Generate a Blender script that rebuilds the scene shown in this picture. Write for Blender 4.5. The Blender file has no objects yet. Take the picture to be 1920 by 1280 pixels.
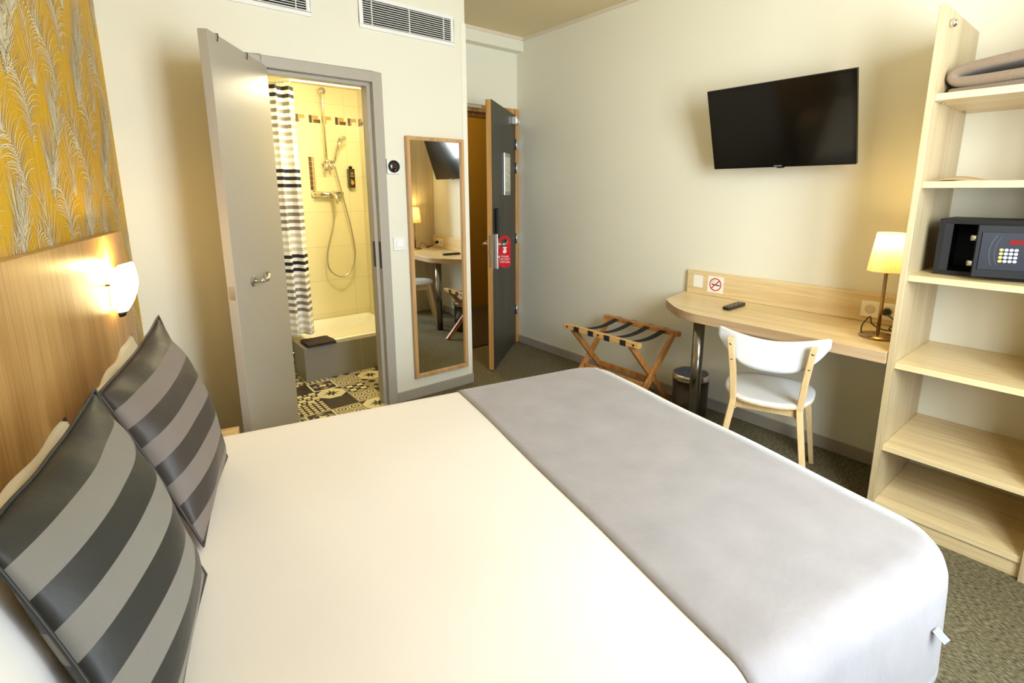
import bpy, bmesh, math, random
from mathutils import Vector, Matrix
from math import pi, sin, cos, radians, sqrt
random.seed(7)
sc = bpy.context.scene
C = sc.collection
# ------------------------------------------------------------------ camera
cd = bpy.data.cameras.new('camera'); cam = bpy.data.objects.new('camera', cd); C.objects.link(cam)
F_PX, CX, CY = 959.08, 978.44, 553.48
yaw, pitch = 0.6881, 0.2000
fw = Vector((sin(yaw)*cos(pitch), cos(yaw)*cos(pitch), -sin(pitch)))
rt = Vector((cos(yaw), -sin(yaw), 0)); up = rt.cross(fw)
M = Matrix((rt, up, -fw)).transposed().to_4x4()
M.translation = Vector((-0.5898, -3.0362, 1.3967))
cam.matrix_world = M
cd.sensor_fit = 'HORIZONTAL'; cd.sensor_width = 36.0
cd.lens = F_PX/1920*36
cd.shift_x = (960-CX)/1920; cd.shift_y = (CY-640)/1920
cd.clip_start = 0.02; cd.clip_end = 60
sc.camera = cam
# ------------------------------------------------------------------ world, exposure
w = bpy.data.worlds.new('world'); sc.world = w; w.use_nodes = True
bg = w.node_tree.nodes['Background']; bg.inputs[0].default_value = (0.66, 0.82, 1.0, 1); bg.inputs[1].default_value = 6.5
sc.view_settings.view_transform = 'Standard'; sc.view_settings.look = 'None'
sc.view_settings.gamma = 1; sc.view_settings.use_curve_mapping = False
sc.view_settings.exposure = -0.04

def area(name, loc, rot, sx, sy, power, color, spread=180):
    l = bpy.data.lights.new(name, 'AREA'); l.shape = 'RECTANGLE'; l.size = sx; l.size_y = sy
    l.energy = power; l.color = color; l.spread = radians(spread)
    o = bpy.data.objects.new(name, l); C.objects.link(o); o.location = loc; o.rotation_euler = rot
    return o
# daylight just outside the window of the front wall (x 0..1.1), facing into the room
YF = -3.62
area('window_daylight', (0.56, YF-0.16, 1.72), (radians(94), 0, radians(-34)), 1.0, 1.35, 90, (0.945, 1.0, 0.985))

# ------------------------------------------------------------------ helpers
def srgb(r, g, b, a=1):
    f = lambda c: (c/255/12.92) if c/255 <= 0.04045 else ((c/255+0.055)/1.055)**2.4
    return (f(r), f(g), f(b), a)
MATS = {}
def mat(name, col, rough=0.5, metal=0.0, noise=0.0, nscale=40, bump=0.0, bscale=200, emit=None, estr=0, spec=0.5, coat=0, trans=0, sheen=0, stretch=(1,1,1)):
    if name in MATS: return MATS[name]
    m = bpy.data.materials.new(name); m.use_nodes = True; MATS[name] = m
    nt = m.node_tree; b = nt.nodes['Principled BSDF']
    b.inputs['Base Color'].default_value = col; b.inputs['Roughness'].default_value = rough
    b.inputs['Metallic'].default_value = metal; b.inputs['Specular IOR Level'].default_value = spec
    b.inputs['Coat Weight'].default_value = coat; b.inputs['Transmission Weight'].default_value = trans
    b.inputs['Sheen Weight'].default_value = sheen
    tc = nt.nodes.new('ShaderNodeTexCoord'); mp = nt.nodes.new('ShaderNodeMapping'); mp.inputs['Scale'].default_value = stretch
    nt.links.new(tc.outputs['Object'], mp.inputs[0])
    n = nt.nodes.new('ShaderNodeTexNoise'); n.inputs['Scale'].default_value = nscale; n.inputs['Detail'].default_value = 5
    nt.links.new(mp.outputs[0], n.inputs['Vector'])
    mx = nt.nodes.new('ShaderNodeMix'); mx.data_type = 'RGBA'
    mx.inputs[6].default_value = tuple(c*(1-noise) for c in col[:3])+(1,)
    mx.inputs[7].default_value = tuple(min(1, c*(1+noise)) for c in col[:3])+(1,)
    nt.links.new(n.outputs[0], mx.inputs[0]); nt.links.new(mx.outputs[2], b.inputs['Base Color'])
    if bump:
        n2 = nt.nodes.new('ShaderNodeTexNoise'); n2.inputs['Scale'].default_value = bscale; n2.inputs['Detail'].default_value = 4
        nt.links.new(mp.outputs[0], n2.inputs['Vector'])
        bp = nt.nodes.new('ShaderNodeBump'); bp.inputs['Strength'].default_value = bump; bp.inputs['Distance'].default_value = 0.01
        nt.links.new(n2.outputs[0], bp.inputs['Height']); nt.links.new(bp.outputs[0], b.inputs['Normal'])
    if emit:
        b.inputs['Emission Color'].default_value = emit; b.inputs['Emission Strength'].default_value = estr
    return m
def wood(name, light, dark, axis='z', rough=0.38, fine=90, contrast=1.0):
    if name in MATS: return MATS[name]
    m = bpy.data.materials.new(name); m.use_nodes = True; MATS[name] = m
    nt = m.node_tree; b = nt.nodes['Principled BSDF']; b.inputs['Roughness'].default_value = rough
    tc = nt.nodes.new('ShaderNodeTexCoord'); mp = nt.nodes.new('ShaderNodeMapping')
    s = {'x': (0.03, 1, 1), 'y': (1, 0.03, 1), 'z': (1, 1, 0.03)}[axis]
    mp.inputs['Scale'].default_value = s; nt.links.new(tc.outputs['Object'], mp.inputs[0])
    def noise(scale, det):
        n = nt.nodes.new('ShaderNodeTexNoise'); n.inputs['Scale'].default_value = scale; n.inputs['Detail'].default_value = det
        n.inputs['Distortion'].default_value = 0.3
        nt.links.new(mp.outputs[0], n.inputs['Vector']); return n
    a, c = noise(fine, 6), noise(fine/6, 3)
    ad = nt.nodes.new('ShaderNodeMath'); ad.operation = 'ADD'; nt.links.new(a.outputs[0], ad.inputs[0]); nt.links.new(c.outputs[0], ad.inputs[1])
    mr = nt.nodes.new('ShaderNodeMapRange'); mr.inputs['From Min'].default_value = 1-0.22/contrast; mr.inputs['From Max'].default_value = 1+0.22/contrast
    nt.links.new(ad.outputs[0], mr.inputs[0])
    mx = nt.nodes.new('ShaderNodeMix'); mx.data_type = 'RGBA'; mx.inputs[6].default_value = dark; mx.inputs[7].default_value = light
    nt.links.new(mr.outputs[0], mx.inputs[0]); nt.links.new(mx.outputs[2], b.inputs['Base Color'])
    bp = nt.nodes.new('ShaderNodeBump'); bp.inputs['Strength'].default_value = 0.08; bp.inputs['Distance'].default_value = 0.002
    nt.links.new(a.outputs[0], bp.inputs['Height']); nt.links.new(bp.outputs[0], b.inputs['Normal'])
    return m
class MB:
    """collects shapes into one mesh"""
    def __init__(s): s.bm = bmesh.new(); s.mats = []; s.cur = 0
    def use(s, m):
        if m not in s.mats: s.mats.append(m)
        s.cur = s.mats.index(m); return s
    def f(s, vs):
        try:
            fc = s.bm.faces.new(vs); fc.material_index = s.cur; return fc
        except ValueError: return None
    def v(s, *p): return s.bm.verts.new(p)
    def box(s, x0, x1, y0, y1, z0, z1):
        v = [s.v(x, y, z) for x in (x0, x1) for y in (y0, y1) for z in (z0, z1)]
        for q in ((0,1,3,2), (4,6,7,5), (0,4,5,1), (2,3,7,6), (0,2,6,4), (1,5,7,3)): s.f([v[i] for i in q])
        return s
    def obox(s, c, ax, ay, az, hx, hy, hz):
        c, ax, ay, az = Vector(c), Vector(ax).normalized(), Vector(ay).normalized(), Vector(az).normalized()
        v = [s.v(*(c+ax*hx*i+ay*hy*j+az*hz*k)) for i in (-1,1) for j in (-1,1) for k in (-1,1)]
        for q in ((0,1,3,2), (4,6,7,5), (0,4,5,1), (2,3,7,6), (0,2,6,4), (1,5,7,3)): s.f([v[i] for i in q])
        return s
    def beam(s, p, q, w, h, side=(0,0,1), w2=None, h2=None):
        """tapered bar from p to q; w across 'side x dir', h along side"""
        p, q = Vector(p), Vector(q); d = (q-p).normalized(); sd = Vector(side)
        a = d.cross(sd).normalized(); b = a.cross(d).normalized()
        w2 = w if w2 is None else w2; h2 = h if h2 is None else h2
        r = []
        for c, ww, hh in ((p, w, h), (q, w2, h2)):
            r.append([s.v(*(c+a*ww/2*i+b*hh/2*j)) for i, j in ((-1,-1),(1,-1),(1,1),(-1,1))])
        s.f(r[0][::-1]); s.f(r[1])
        for i in range(4): s.f([r[0][i], r[0][(i+1)%4], r[1][(i+1)%4], r[1][i]])
        return s
    def tube(s, pts, r, n=10, closed=False, cap=True):
        pts = [Vector(p) for p in pts]; rings = []; N = len(pts); ref = None
        for i, p in enumerate(pts):
            d = (pts[(i+1) % N if closed else min(i+1, N-1)]-pts[(i-1) % N if closed else max(i-1, 0)]).normalized()
            if ref is None:
                ref = Vector((0,0,1)) if abs(d.z) < 0.9 else Vector((1,0,0))
            a = (ref-d*ref.dot(d)).normalized(); ref = a; b = d.cross(a)
            rr = r[i] if isinstance(r, (list, tuple)) else r
            rings.append([s.v(*(p+a*cos(2*pi*k/n)*rr+b*sin(2*pi*k/n)*rr)) for k in range(n)])
        for i in range(N if closed else N-1):
            A, B = rings[i], rings[(i+1) % N]
            for k in range(n):
                fc = s.f([A[k], A[(k+1)%n], B[(k+1)%n], B[k]])
                if fc: fc.smooth = True
        if cap and not closed: s.f(rings[0][::-1]); s.f(rings[-1])
        return s
    def lathe(s, prof, c=(0,0,0), n=32, smooth=True, ax='z'):
        rings = []
        for r, h in prof:
            if ax == 'z': rings.append([s.v(c[0]+r*cos(2*pi*k/n), c[1]+r*sin(2*pi*k/n), c[2]+h) for k in range(n)])
            elif ax == 'y': rings.append([s.v(c[0]+r*cos(2*pi*k/n), c[1]+h, c[2]+r*sin(2*pi*k/n)) for k in range(n)])
            else: rings.append([s.v(c[0]+h, c[1]+r*cos(2*pi*k/n), c[2]+r*sin(2*pi*k/n)) for k in range(n)])
        for A, B in zip(rings, rings[1:]):
            for k in range(n):
                fc = s.f([A[k], A[(k+1)%n], B[(k+1)%n], B[k]])
                if fc: fc.smooth = smooth
        if prof[0][0] > 1e-5: s.f(rings[0][::-1])
        if prof[-1][0] > 1e-5: s.f(rings[-1])
        return s
    def prism(s, poly, z0, z1):
        a = [s.v(x, y, z0) for x, y in poly]; b = [s.v(x, y, z1) for x, y in poly]
        s.f(a[::-1]); s.f(b); n = len(poly)
        for i in range(n): s.f([a[i], a[(i+1)%n], b[(i+1)%n], b[i]])
        return s
    def pface(s, poly, fr):
        """flat polygon given in 2D through frame fr=(origin, ex, ey)"""
        o, ex, ey = fr
        return s.f([s.v(*(o+ex*x+ey*y)) for x, y in poly])
    def build(s, name, m=None, parent=None, bevel=0, smooth=False, seg=2, recalc=True):
        bm = s.bm
        if recalc:
            bmesh.ops.remove_doubles(bm, verts=bm.verts, dist=1e-6)
            bmesh.ops.recalc_face_normals(bm, faces=bm.faces)
        me = bpy.data.meshes.new(name); bm.to_mesh(me); bm.free()
        if smooth:
            for p in me.polygons: p.use_smooth = True
        if m: me.materials.append(m)
        for x in s.mats: me.materials.append(x)
        o = bpy.data.objects.new(name, me); C.objects.link(o)
        if parent: o.parent = parent
        if bevel:
            b = o.modifiers.new('bevel', 'BEVEL'); b.width = bevel; b.segments = seg; b.limit_method = 'ANGLE'; b.angle_limit = radians(40)
        return o
def tag(o, label=None, cat=None, group=None, kind=None):
    if label: o['label'] = label
    if cat: o['category'] = cat
    if group: o['group'] = group
    if kind: o['kind'] = kind
    return o
def thing(name, label, cat, loc=(0,0,0), rz=0, group=None, kind=None):
    o = bpy.data.objects.new(name, None); C.objects.link(o); o.location = loc; o.rotation_euler = (0, 0, rz)
    o.empty_display_size = 0.05
    return tag(o, label, cat, group, kind)
def struct(o, label=None): return tag(o, label, None, None, 'structure')
def text_polys(s, size):
    cu = bpy.data.curves.new('lettering', 'FONT'); cu.body = s; cu.size = size; cu.align_x = 'CENTER'; cu.align_y = 'CENTER'; cu.space_line = 1.0
    o = bpy.data.objects.new('lettering', cu); C.objects.link(o); bpy.context.view_layer.update()
    dg = bpy.context.evaluated_depsgraph_get(); me = bpy.data.meshes.new_from_object(o.evaluated_get(dg))
    out = [[tuple(me.vertices[i].co[:2]) for i in p.vertices] for p in me.polygons]
    bpy.data.objects.remove(o); bpy.data.curves.remove(cu); bpy.data.meshes.remove(me)
    return out
def text(mb, s, size, fr, dx=0, dy=0):
    for p in text_polys(s, size): mb.pface([(x+dx, y+dy) for x, y in p], fr)

# ------------------------------------------------------------------ materials
WALL = mat('cream_paint', srgb(233, 230, 212), 0.55, noise=0.015, nscale=3, bump=0.05, bscale=120)
CEIL = mat('ceiling_paint', srgb(228, 210, 168), 0.8)
GREYT = mat('grey_trim_paint', srgb(168, 160, 148), 0.45, noise=0.03, nscale=20)
WHITEP = mat('white_plastic', srgb(240, 240, 236), 0.35)
OAK_Y = wood('oak_grain_along_wall', srgb(236, 215, 168), srgb(214, 188, 138), 'y', 0.33)
OAK_Z = wood('oak_grain_upright', srgb(210, 194, 158), srgb(188, 168, 128), 'z', 0.36)
OAK_X = wood('oak_grain_across', srgb(224, 196, 150), srgb(198, 166, 116), 'x', 0.36)
OAK_EDGE = wood('oak_edge_band', srgb(196, 168, 132), srgb(172, 142, 106), 'y', 0.4)
HEADW = wood('headboard_veneer', srgb(208, 168, 106), srgb(180, 136, 78), 'z', 0.34, fine=120)
PINE = wood('warm_beech', srgb(206, 148, 82), srgb(166, 102, 48), 'z', 0.35)
BIRCH = wood('pale_birch', srgb(228, 200, 150), srgb(208, 174, 120), 'z', 0.35, contrast=0.7)
DOORW = wood('door_edge_oak', srgb(206, 160, 96), srgb(172, 122, 62), 'z', 0.45)
DARKDOOR = wood('charcoal_laminate', srgb(70, 66, 60), srgb(48, 45, 41), 'z', 0.4, fine=60)
DOORP = mat('taupe_door_paint', srgb(172, 164, 150), 0.42, noise=0.02, nscale=8, bump=0.03, bscale=200)
STEEL = mat('brushed_steel', (0.55, 0.53, 0.5, 1), 0.28, 1.0)
CHROME = mat('chrome', (0.8, 0.78, 0.74, 1), 0.12, 1.0)
ALU = mat('satin_aluminium', (0.75, 0.75, 0.75, 1), 0.35, 1.0)
BLACK = mat('black_plastic', srgb(22, 21, 22), 0.35)
SLOT = mat('vent_shadow_gap', srgb(28, 26, 22), 0.9)
SHEET = mat('white_cotton', srgb(232, 225, 217), 0.75, bump=0.12, bscale=9, sheen=0.2)
PILLOWM = mat('white_pillowcase', srgb(240, 236, 230), 0.7, bump=0.5, bscale=9, sheen=0.2)
MIRROR = mat('mirror_glass', (0.93, 0.93, 0.9, 1), 0.012, 1.0)
PAPER = mat('white_sticker', srgb(244, 242, 236), 0.5)
RED = mat('signal_red', srgb(200, 40, 40), 0.45)
INK = mat('black_ink', srgb(20, 20, 20), 0.5)
MATS['white_cotton'].node_tree.nodes['Principled BSDF'].inputs['Roughness'].default_value = 0.8

def carpet_mat():
    m = bpy.data.materials.new('ribbed_carpet'); m.use_nodes = True; nt = m.node_tree; b = nt.nodes['Principled BSDF']
    b.inputs['Roughness'].default_value = 0.95; b.inputs['Specular IOR Level'].default_value = 0.15
    tc = nt.nodes.new('ShaderNodeTexCoord'); mp = nt.nodes.new('ShaderNodeMapping')
    mp.inputs['Rotation'].default_value = (0, 0, radians(8)); mp.inputs['Scale'].default_value = (1.0, 0.28, 1)
    nt.links.new(tc.outputs['Object'], mp.inputs[0])
    n = nt.nodes.new('ShaderNodeTexNoise'); n.inputs['Scale'].default_value = 230; n.inputs['Detail'].default_value = 3
    nt.links.new(mp.outputs[0], n.inputs['Vector'])
    n2 = nt.nodes.new('ShaderNodeTexNoise'); n2.inputs['Scale'].default_value = 4; nt.links.new(tc.outputs['Object'], n2.inputs['Vector'])
    r = nt.nodes.new('ShaderNodeValToRGB'); r.color_ramp.elements[0].position = 0.36; r.color_ramp.elements[1].position = 0.64
    r.color_ramp.elements[0].color = srgb(74, 68, 50); r.color_ramp.elements[1].color = srgb(146, 137, 108)
    nt.links.new(n.outputs[0], r.inputs[0])
    mx = nt.nodes.new('ShaderNodeMix'); mx.data_type = 'RGBA'; mx.blend_type = 'MULTIPLY'; mx.inputs[0].default_value = 0.25
    nt.links.new(r.outputs[0], mx.inputs[6]); nt.links.new(n2.outputs[0], mx.inputs[7]); nt.links.new(mx.outputs[2], b.inputs['Base Color'])
    bp = nt.nodes.new('ShaderNodeBump'); bp.inputs['Strength'].default_value = 0.5; bp.inputs['Distance'].default_value = 0.004
    nt.links.new(n.outputs[0], bp.inputs['Height']); nt.links.new(bp.outputs[0], b.inputs['Normal'])
    return m
CARPET = carpet_mat()
def tile_mat(name, col, grout, bw, bh, rough=0.15, off=0.0, axes='xz'):
    m = bpy.data.materials.new(name); m.use_nodes = True; nt = m.node_tree; b = nt.nodes['Principled BSDF']; b.inputs['Roughness'].default_value = rough
    tc = nt.nodes.new('ShaderNodeTexCoord'); sp = nt.nodes.new('ShaderNodeSeparateXYZ'); cb = nt.nodes.new('ShaderNodeCombineXYZ')
    nt.links.new(tc.outputs['Object'], sp.inputs[0]); k = {'x': 0, 'y': 1, 'z': 2}
    nt.links.new(sp.outputs[k[axes[0]]], cb.inputs[0]); nt.links.new(sp.outputs[k[axes[1]]], cb.inputs[1])
    br = nt.nodes.new('ShaderNodeTexBrick'); br.offset = off; br.inputs['Scale'].default_value = 1
    br.inputs['Brick Width'].default_value = bw; br.inputs['Row Height'].default_value = bh; br.inputs['Mortar Size'].default_value = 0.0025
    br.inputs['Color1'].default_value = col; br.inputs['Color2'].default_value = tuple(c*0.97 for c in col[:3])+(1,); br.inputs['Mortar'].default_value = grout
    nt.links.new(cb.outputs[0], br.inputs['Vector']); nt.links.new(br.outputs[0], b.inputs['Base Color'])
    return m
TILE_XZ = tile_mat('cream_wall_tile', srgb(232, 222, 180), srgb(214, 202, 160), 0.6, 0.305, axes='xz')
TILE_YZ = tile_mat('cream_wall_tile_side', srgb(232, 222, 180), srgb(214, 202, 160), 0.6, 0.305, axes='yz')
GTILE = tile_mat('grey_stone_tile', srgb(128, 122, 112), srgb(150, 142, 128), 0.45, 0.6, 0.4, axes='xz')

# ------------------------------------------------------------------ room constants
XW = 2.37; ZC = 2.66; XC = 1.422; YE = 0.632
HA = radians(13.5)                                   # the headboard wall leans off square
XL = -0.487
hd = Vector((-sin(HA), -cos(HA), 0)); hn = Vector((cos(HA), -sin(HA), 0))      # along the wall towards the camera / into the room
def hpt(s, off, z): return Vector((XL, 0, 0))+hd*s+hn*off+Vector((0, 0, z))
SL = -YF/cos(HA)
# floor and ceiling
mb = MB(); mb.box(-1.9, XW, YF-0.2, 0.0, -0.06, 0.0); mb.box(XC-0.09, XW, 0.0, 0.70, -0.06, 0.0)
struct(mb.build('floor', CARPET), 'brown grey ribbed carpet floor')
mb = MB(); mb.box(-1.9, XW+0.1, YF-0.2, 0.75, ZC, ZC+0.06); struct(mb.build('ceiling', CEIL), 'beige painted ceiling')
# back wall with the bathroom doorway
DX0, DX1, DZ = 0.13, 0.79, 2.055
mb = MB(); mb.box(-0.75, DX0, 0, 0.08, 0, ZC); mb.box(DX1, XC, 0, 0.08, 0, ZC); mb.box(DX0, DX1, 0, 0.08, DZ, ZC)
mb.box(XC-0.09, XC, 0.08, YE, 0, ZC)
struct(mb.build('wall_back', WALL), 'cream back wall around the bathroom doorway')
mb = MB(); mb.box(XW, XW+0.12, YF-0.2, YE+0.12, 0, ZC); struct(mb.build('wall_right', WALL), 'cream wall behind the television and desk')
# entrance wall with doorway, and the beam above it
EX0, EX1, EZ = 1.49, 2.335, 2.06
mb = MB(); mb.box(XC-0.09, EX0, YE, YE+0.10, 0, ZC); mb.box(EX1, XW, YE, YE+0.10, 0, ZC); mb.box(EX0, EX1, YE, YE+0.10, EZ, ZC)
struct(mb.build('wall_entrance', WALL), 'cream wall around the entrance doorway')
mb = MB(); mb.box(XC, XW, 0.545, YE, 2.553, ZC); struct(mb.build('trim_1', WALL), 'cream beam above the entrance door')
mb = MB(); mb.box(XW-0.012, XW, YF, 0.545, ZC-0.022, ZC); mb.box(XC, XW, 0.533, 0.545, ZC-0.022, ZC)
struct(mb.build('trim_2', mat('cornice_paint', srgb(226, 214, 190), 0.5)), 'thin cornice under the ceiling')
# white corner guard on the partition edge
mb = MB(); mb.box(XC-0.034, XC+0.004, -0.005, 0.0, 0.072, 2.47); mb.box(XC, XC+0.004, -0.005, 0.035, 0.072, 2.47)
struct(mb.build('trim_3', mat('corner_guard', srgb(240, 236, 222), 0.4), bevel=0.0015), 'pale corner guard on the partition edge')
# baseboards
mb = MB(); mb.box(0.82, XC+0.012, -0.014, 0, 0, 0.07); mb.box(XC, XC+0.012, 0, YE-0.02, 0, 0.07); mb.box(-0.5, 0.10, -0.014, 0, 0, 0.07)
struct(mb.build('baseboard_back', GREYT, bevel=0.003))
mb = MB(); mb.box(XW-0.014, XW, YF, 0.585, 0, 0.07); struct(mb.build('baseboard_right', GREYT, bevel=0.003))
mb = MB(); mb.box(-1.7, XW, YF, YF+0.014, 0, 0.07); struct(mb.build('baseboard_front', GREYT))
# front wall (behind the camera) with the window
WX0, WX1, WZ0, WZ1 = -0.02, 1.16, 0.30, 2.50
mb = MB(); mb.box(-1.9, WX0, YF-0.2, YF, 0, ZC); mb.box(WX1, XW, YF-0.2, YF, 0, ZC)
mb.box(WX0, WX1, YF-0.2, YF, 0, WZ0); mb.box(WX0, WX1, YF-0.2, YF, WZ1, ZC)
struct(mb.build('wall_front', mat('bounce_cut_paint', srgb(150, 132, 104), .6)), 'unseen window wall behind the camera, darkened to cut bounce light')  # out of view; colour made darker to reduce light bounced into the room
win = thing('window_1', 'white framed window in the front wall', None, ((WX0+WX1)/2, YF-0.06, WZ0), kind='structure')
mb = MB(); hw = (WX1-WX0)/2; hh = WZ1-WZ0
for a in ((-hw, hw, -0.03, 0.03, 0, 0.05), (-hw, hw, -0.03, 0.03, hh-0.05, hh), (-hw, -hw+0.05, -0.03, 0.03, 0.05, hh-0.05), (hw-0.05, hw, -0.03, 0.03, 0.05, hh-0.05), (-0.03, 0.03, -0.03, 0.03, 0.05, hh-0.05)): mb.box(*a)
mb.build('window_frame', WHITEP, win)
# headboard wall
mb = MB(); p = [hpt(-0.05, 0, 0), hpt(SL+0.25, 0, 0), hpt(SL+0.25, -0.12, 0), hpt(-0.05, -0.12, 0)]
mb.prism([(q.x, q.y) for q in p], 0, ZC)
wl = struct(mb.build('wall_left', WALL), 'headboard wall')
# ---------------- wallpaper with pampas plumes (printed pattern kept in this one mesh)
YEL = mat('mustard_paper', srgb(216, 170, 28), 0.6, noise=0.22, nscale=60, stretch=(1, 1, 0.08), bump=0.05, bscale=300)
CRM = mat('plume_cream', srgb(232, 222, 190), 0.6); GRB = mat('plume_taupe', srgb(192, 176, 138), 0.6); OCH = mat('plume_ochre', srgb(232, 196, 96), 0.6)
def wallpaper():
    mb = MB(); S0, S1, Z0, Z1 = 0.0, SL, 0.0, ZC
    mb.use(YEL)
    def P(s, z, o): q = hpt(s, o, z); return mb.v(q.x, q.y, q.z)
    mb.f([P(S0, Z0, .0012), P(S1, Z0, .0012), P(S1, Z1, .0012), P(S0, Z1, .0012)])
    rnd = random.Random(11)
    def strand(x, z, ang, L, curl, wd, m, off, n=5):
        mb.use(m); px = []
        for i in range(n+1):
            t = i/n; ww = wd*(1-t*0.85)/2
            a = ang+curl*t
            px.append((x, z, a, ww)); x += sin(a)*L/n; z += cos(a)*L/n
        if not all(S0+.004 < q[0] < S1-.01 and Z0 < q[1] < Z1-.01 for q in px): return
        prev = None
        for (a_, b_, an, ww) in px:
            cur = (P(a_-cos(an)*ww, b_+sin(an)*ww, off), P(a_+cos(an)*ww, b_-sin(an)*ww, off))
            if prev: mb.f([prev[0], prev[1], cur[1], cur[0]])
            prev = cur
    def fan(x, z, h, lean):
        for i in range(60):
            k = rnd.uniform(-1, 1); strand(x+rnd.gauss(0, .002), z+rnd.uniform(0, .2)*h, lean+k*0.52, h*(1-0.35*abs(k))*rnd.uniform(.55, 1), k*0.25, .0050, CRM if rnd.random() < .72 else GRB, .0018+rnd.random()*.0012)
        for i in range(60):
            t = rnd.random(); cx = x+sin(lean)*h*t*.8; cz = z+cos(lean)*h*t*.8; sd = rnd.choice((-1, 1))
            strand(cx, cz, lean+sd*rnd.uniform(.25, .95), h*.34*(1-t*.5), sd*.1, .003, CRM if rnd.random() < .6 else GRB, .0032)
    def fern(x, z, h, lean, sd0):
        n = 30
        for i in range(n):
            t = i/n; a = lean+sd0*t*t*1.1
            cx = x+sin(lean)*h*t+sd0*.55*h*t*t*t; cz = z+cos(lean)*h*t*.9
            for sd in (-1, 1):
                strand(cx, cz, a+sd*rnd.uniform(.7, .95), h*(.12+.36*sin(pi*min(1, t*1.05)))*rnd.uniform(.75, 1.15), sd*1.0, .0040, CRM if (sd == sd0 or rnd.random() < .5) else GRB, .0024+rnd.random()*.001)
        strand(x, z, lean, h*.8, sd0*.3, .0045, GRB, .0036, 8)
    def blades(x, z, h, lean):
        for k in (-.8, -.55, -.36, -.2, -.06, .1, .28, .5, .75): strand(x, z, lean+k, h*(1-abs(k)*.5)*rnd.uniform(.8, 1), k*.35, .0045, CRM if abs(k) < .6 else OCH, .0022)
        for i in range(14):
            k = rnd.uniform(-.6, .6); strand(x, z+rnd.uniform(.1, .6)*h, lean+k, h*.35, k, .0028, CRM, .003)
    for i in range(420):      # faint ochre hairs behind
        strand(rnd.uniform(S0, S1), rnd.uniform(.5, Z1), rnd.uniform(-.3, .3), rnd.uniform(.12, .3), rnd.uniform(-.4, .4), .0022, OCH, .0016)
    row = 0; z = .55
    while z < 2.55:
        x = S0+(.05 if row % 2 else .15); k = row
        while x < 2.6:
            h = rnd.uniform(.27, .32); j = k % 3
            if j == 0: fan(x, z, h, -.30)
            elif j == 1: fern(x, z, h*1.02, .12*(1 if row % 2 else -1), 1)
            else: blades(x, z, h*1.1, .05)
            x += .20; k += 1
        z += .165; row += 1
    return mb.build('wallpaper', None, wl, recalc=False)
wallpaper()
# ------------------------------------------------------------------ bathroom
BY = 1.6; BZ = 2.27; BXR = 1.332
mb = MB(); mb.box(-0.6, BXR, 0.08, BY, -0.06, -0.004); struct(mb.build('floor_bathroom', mat('tile_grout', srgb(120, 108, 84), 0.7)))
mb = MB(); mb.box(-0.6, XC-0.09, BY, BY+0.08, 0, BZ+.3); struct(mb.build('wall_bathroom_back', TILE_XZ), 'cream tiled shower wall')
mb = MB(); mb.box(BXR-.004, BXR, 0.08, BY, 0, BZ); struct(mb.build('wall_bathroom_right', TILE_YZ))
mb = MB(); mb.box(0.36, 0.45, 1.05, BY, 0, BZ); struct(mb.build('wall_bathroom_left', TILE_YZ))
mb = MB(); mb.box(-0.68, -0.6, 0.08, BY, 0, BZ); struct(mb.build('wall_bathroom_far_left', TILE_YZ))
mb = MB(); mb.box(-0.6, BXR, 0.08, BY, BZ, BZ+0.05); struct(mb.build('ceiling_bathroom', mat('bathroom_ceiling', srgb(240, 232, 200), 0.6)))
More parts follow.
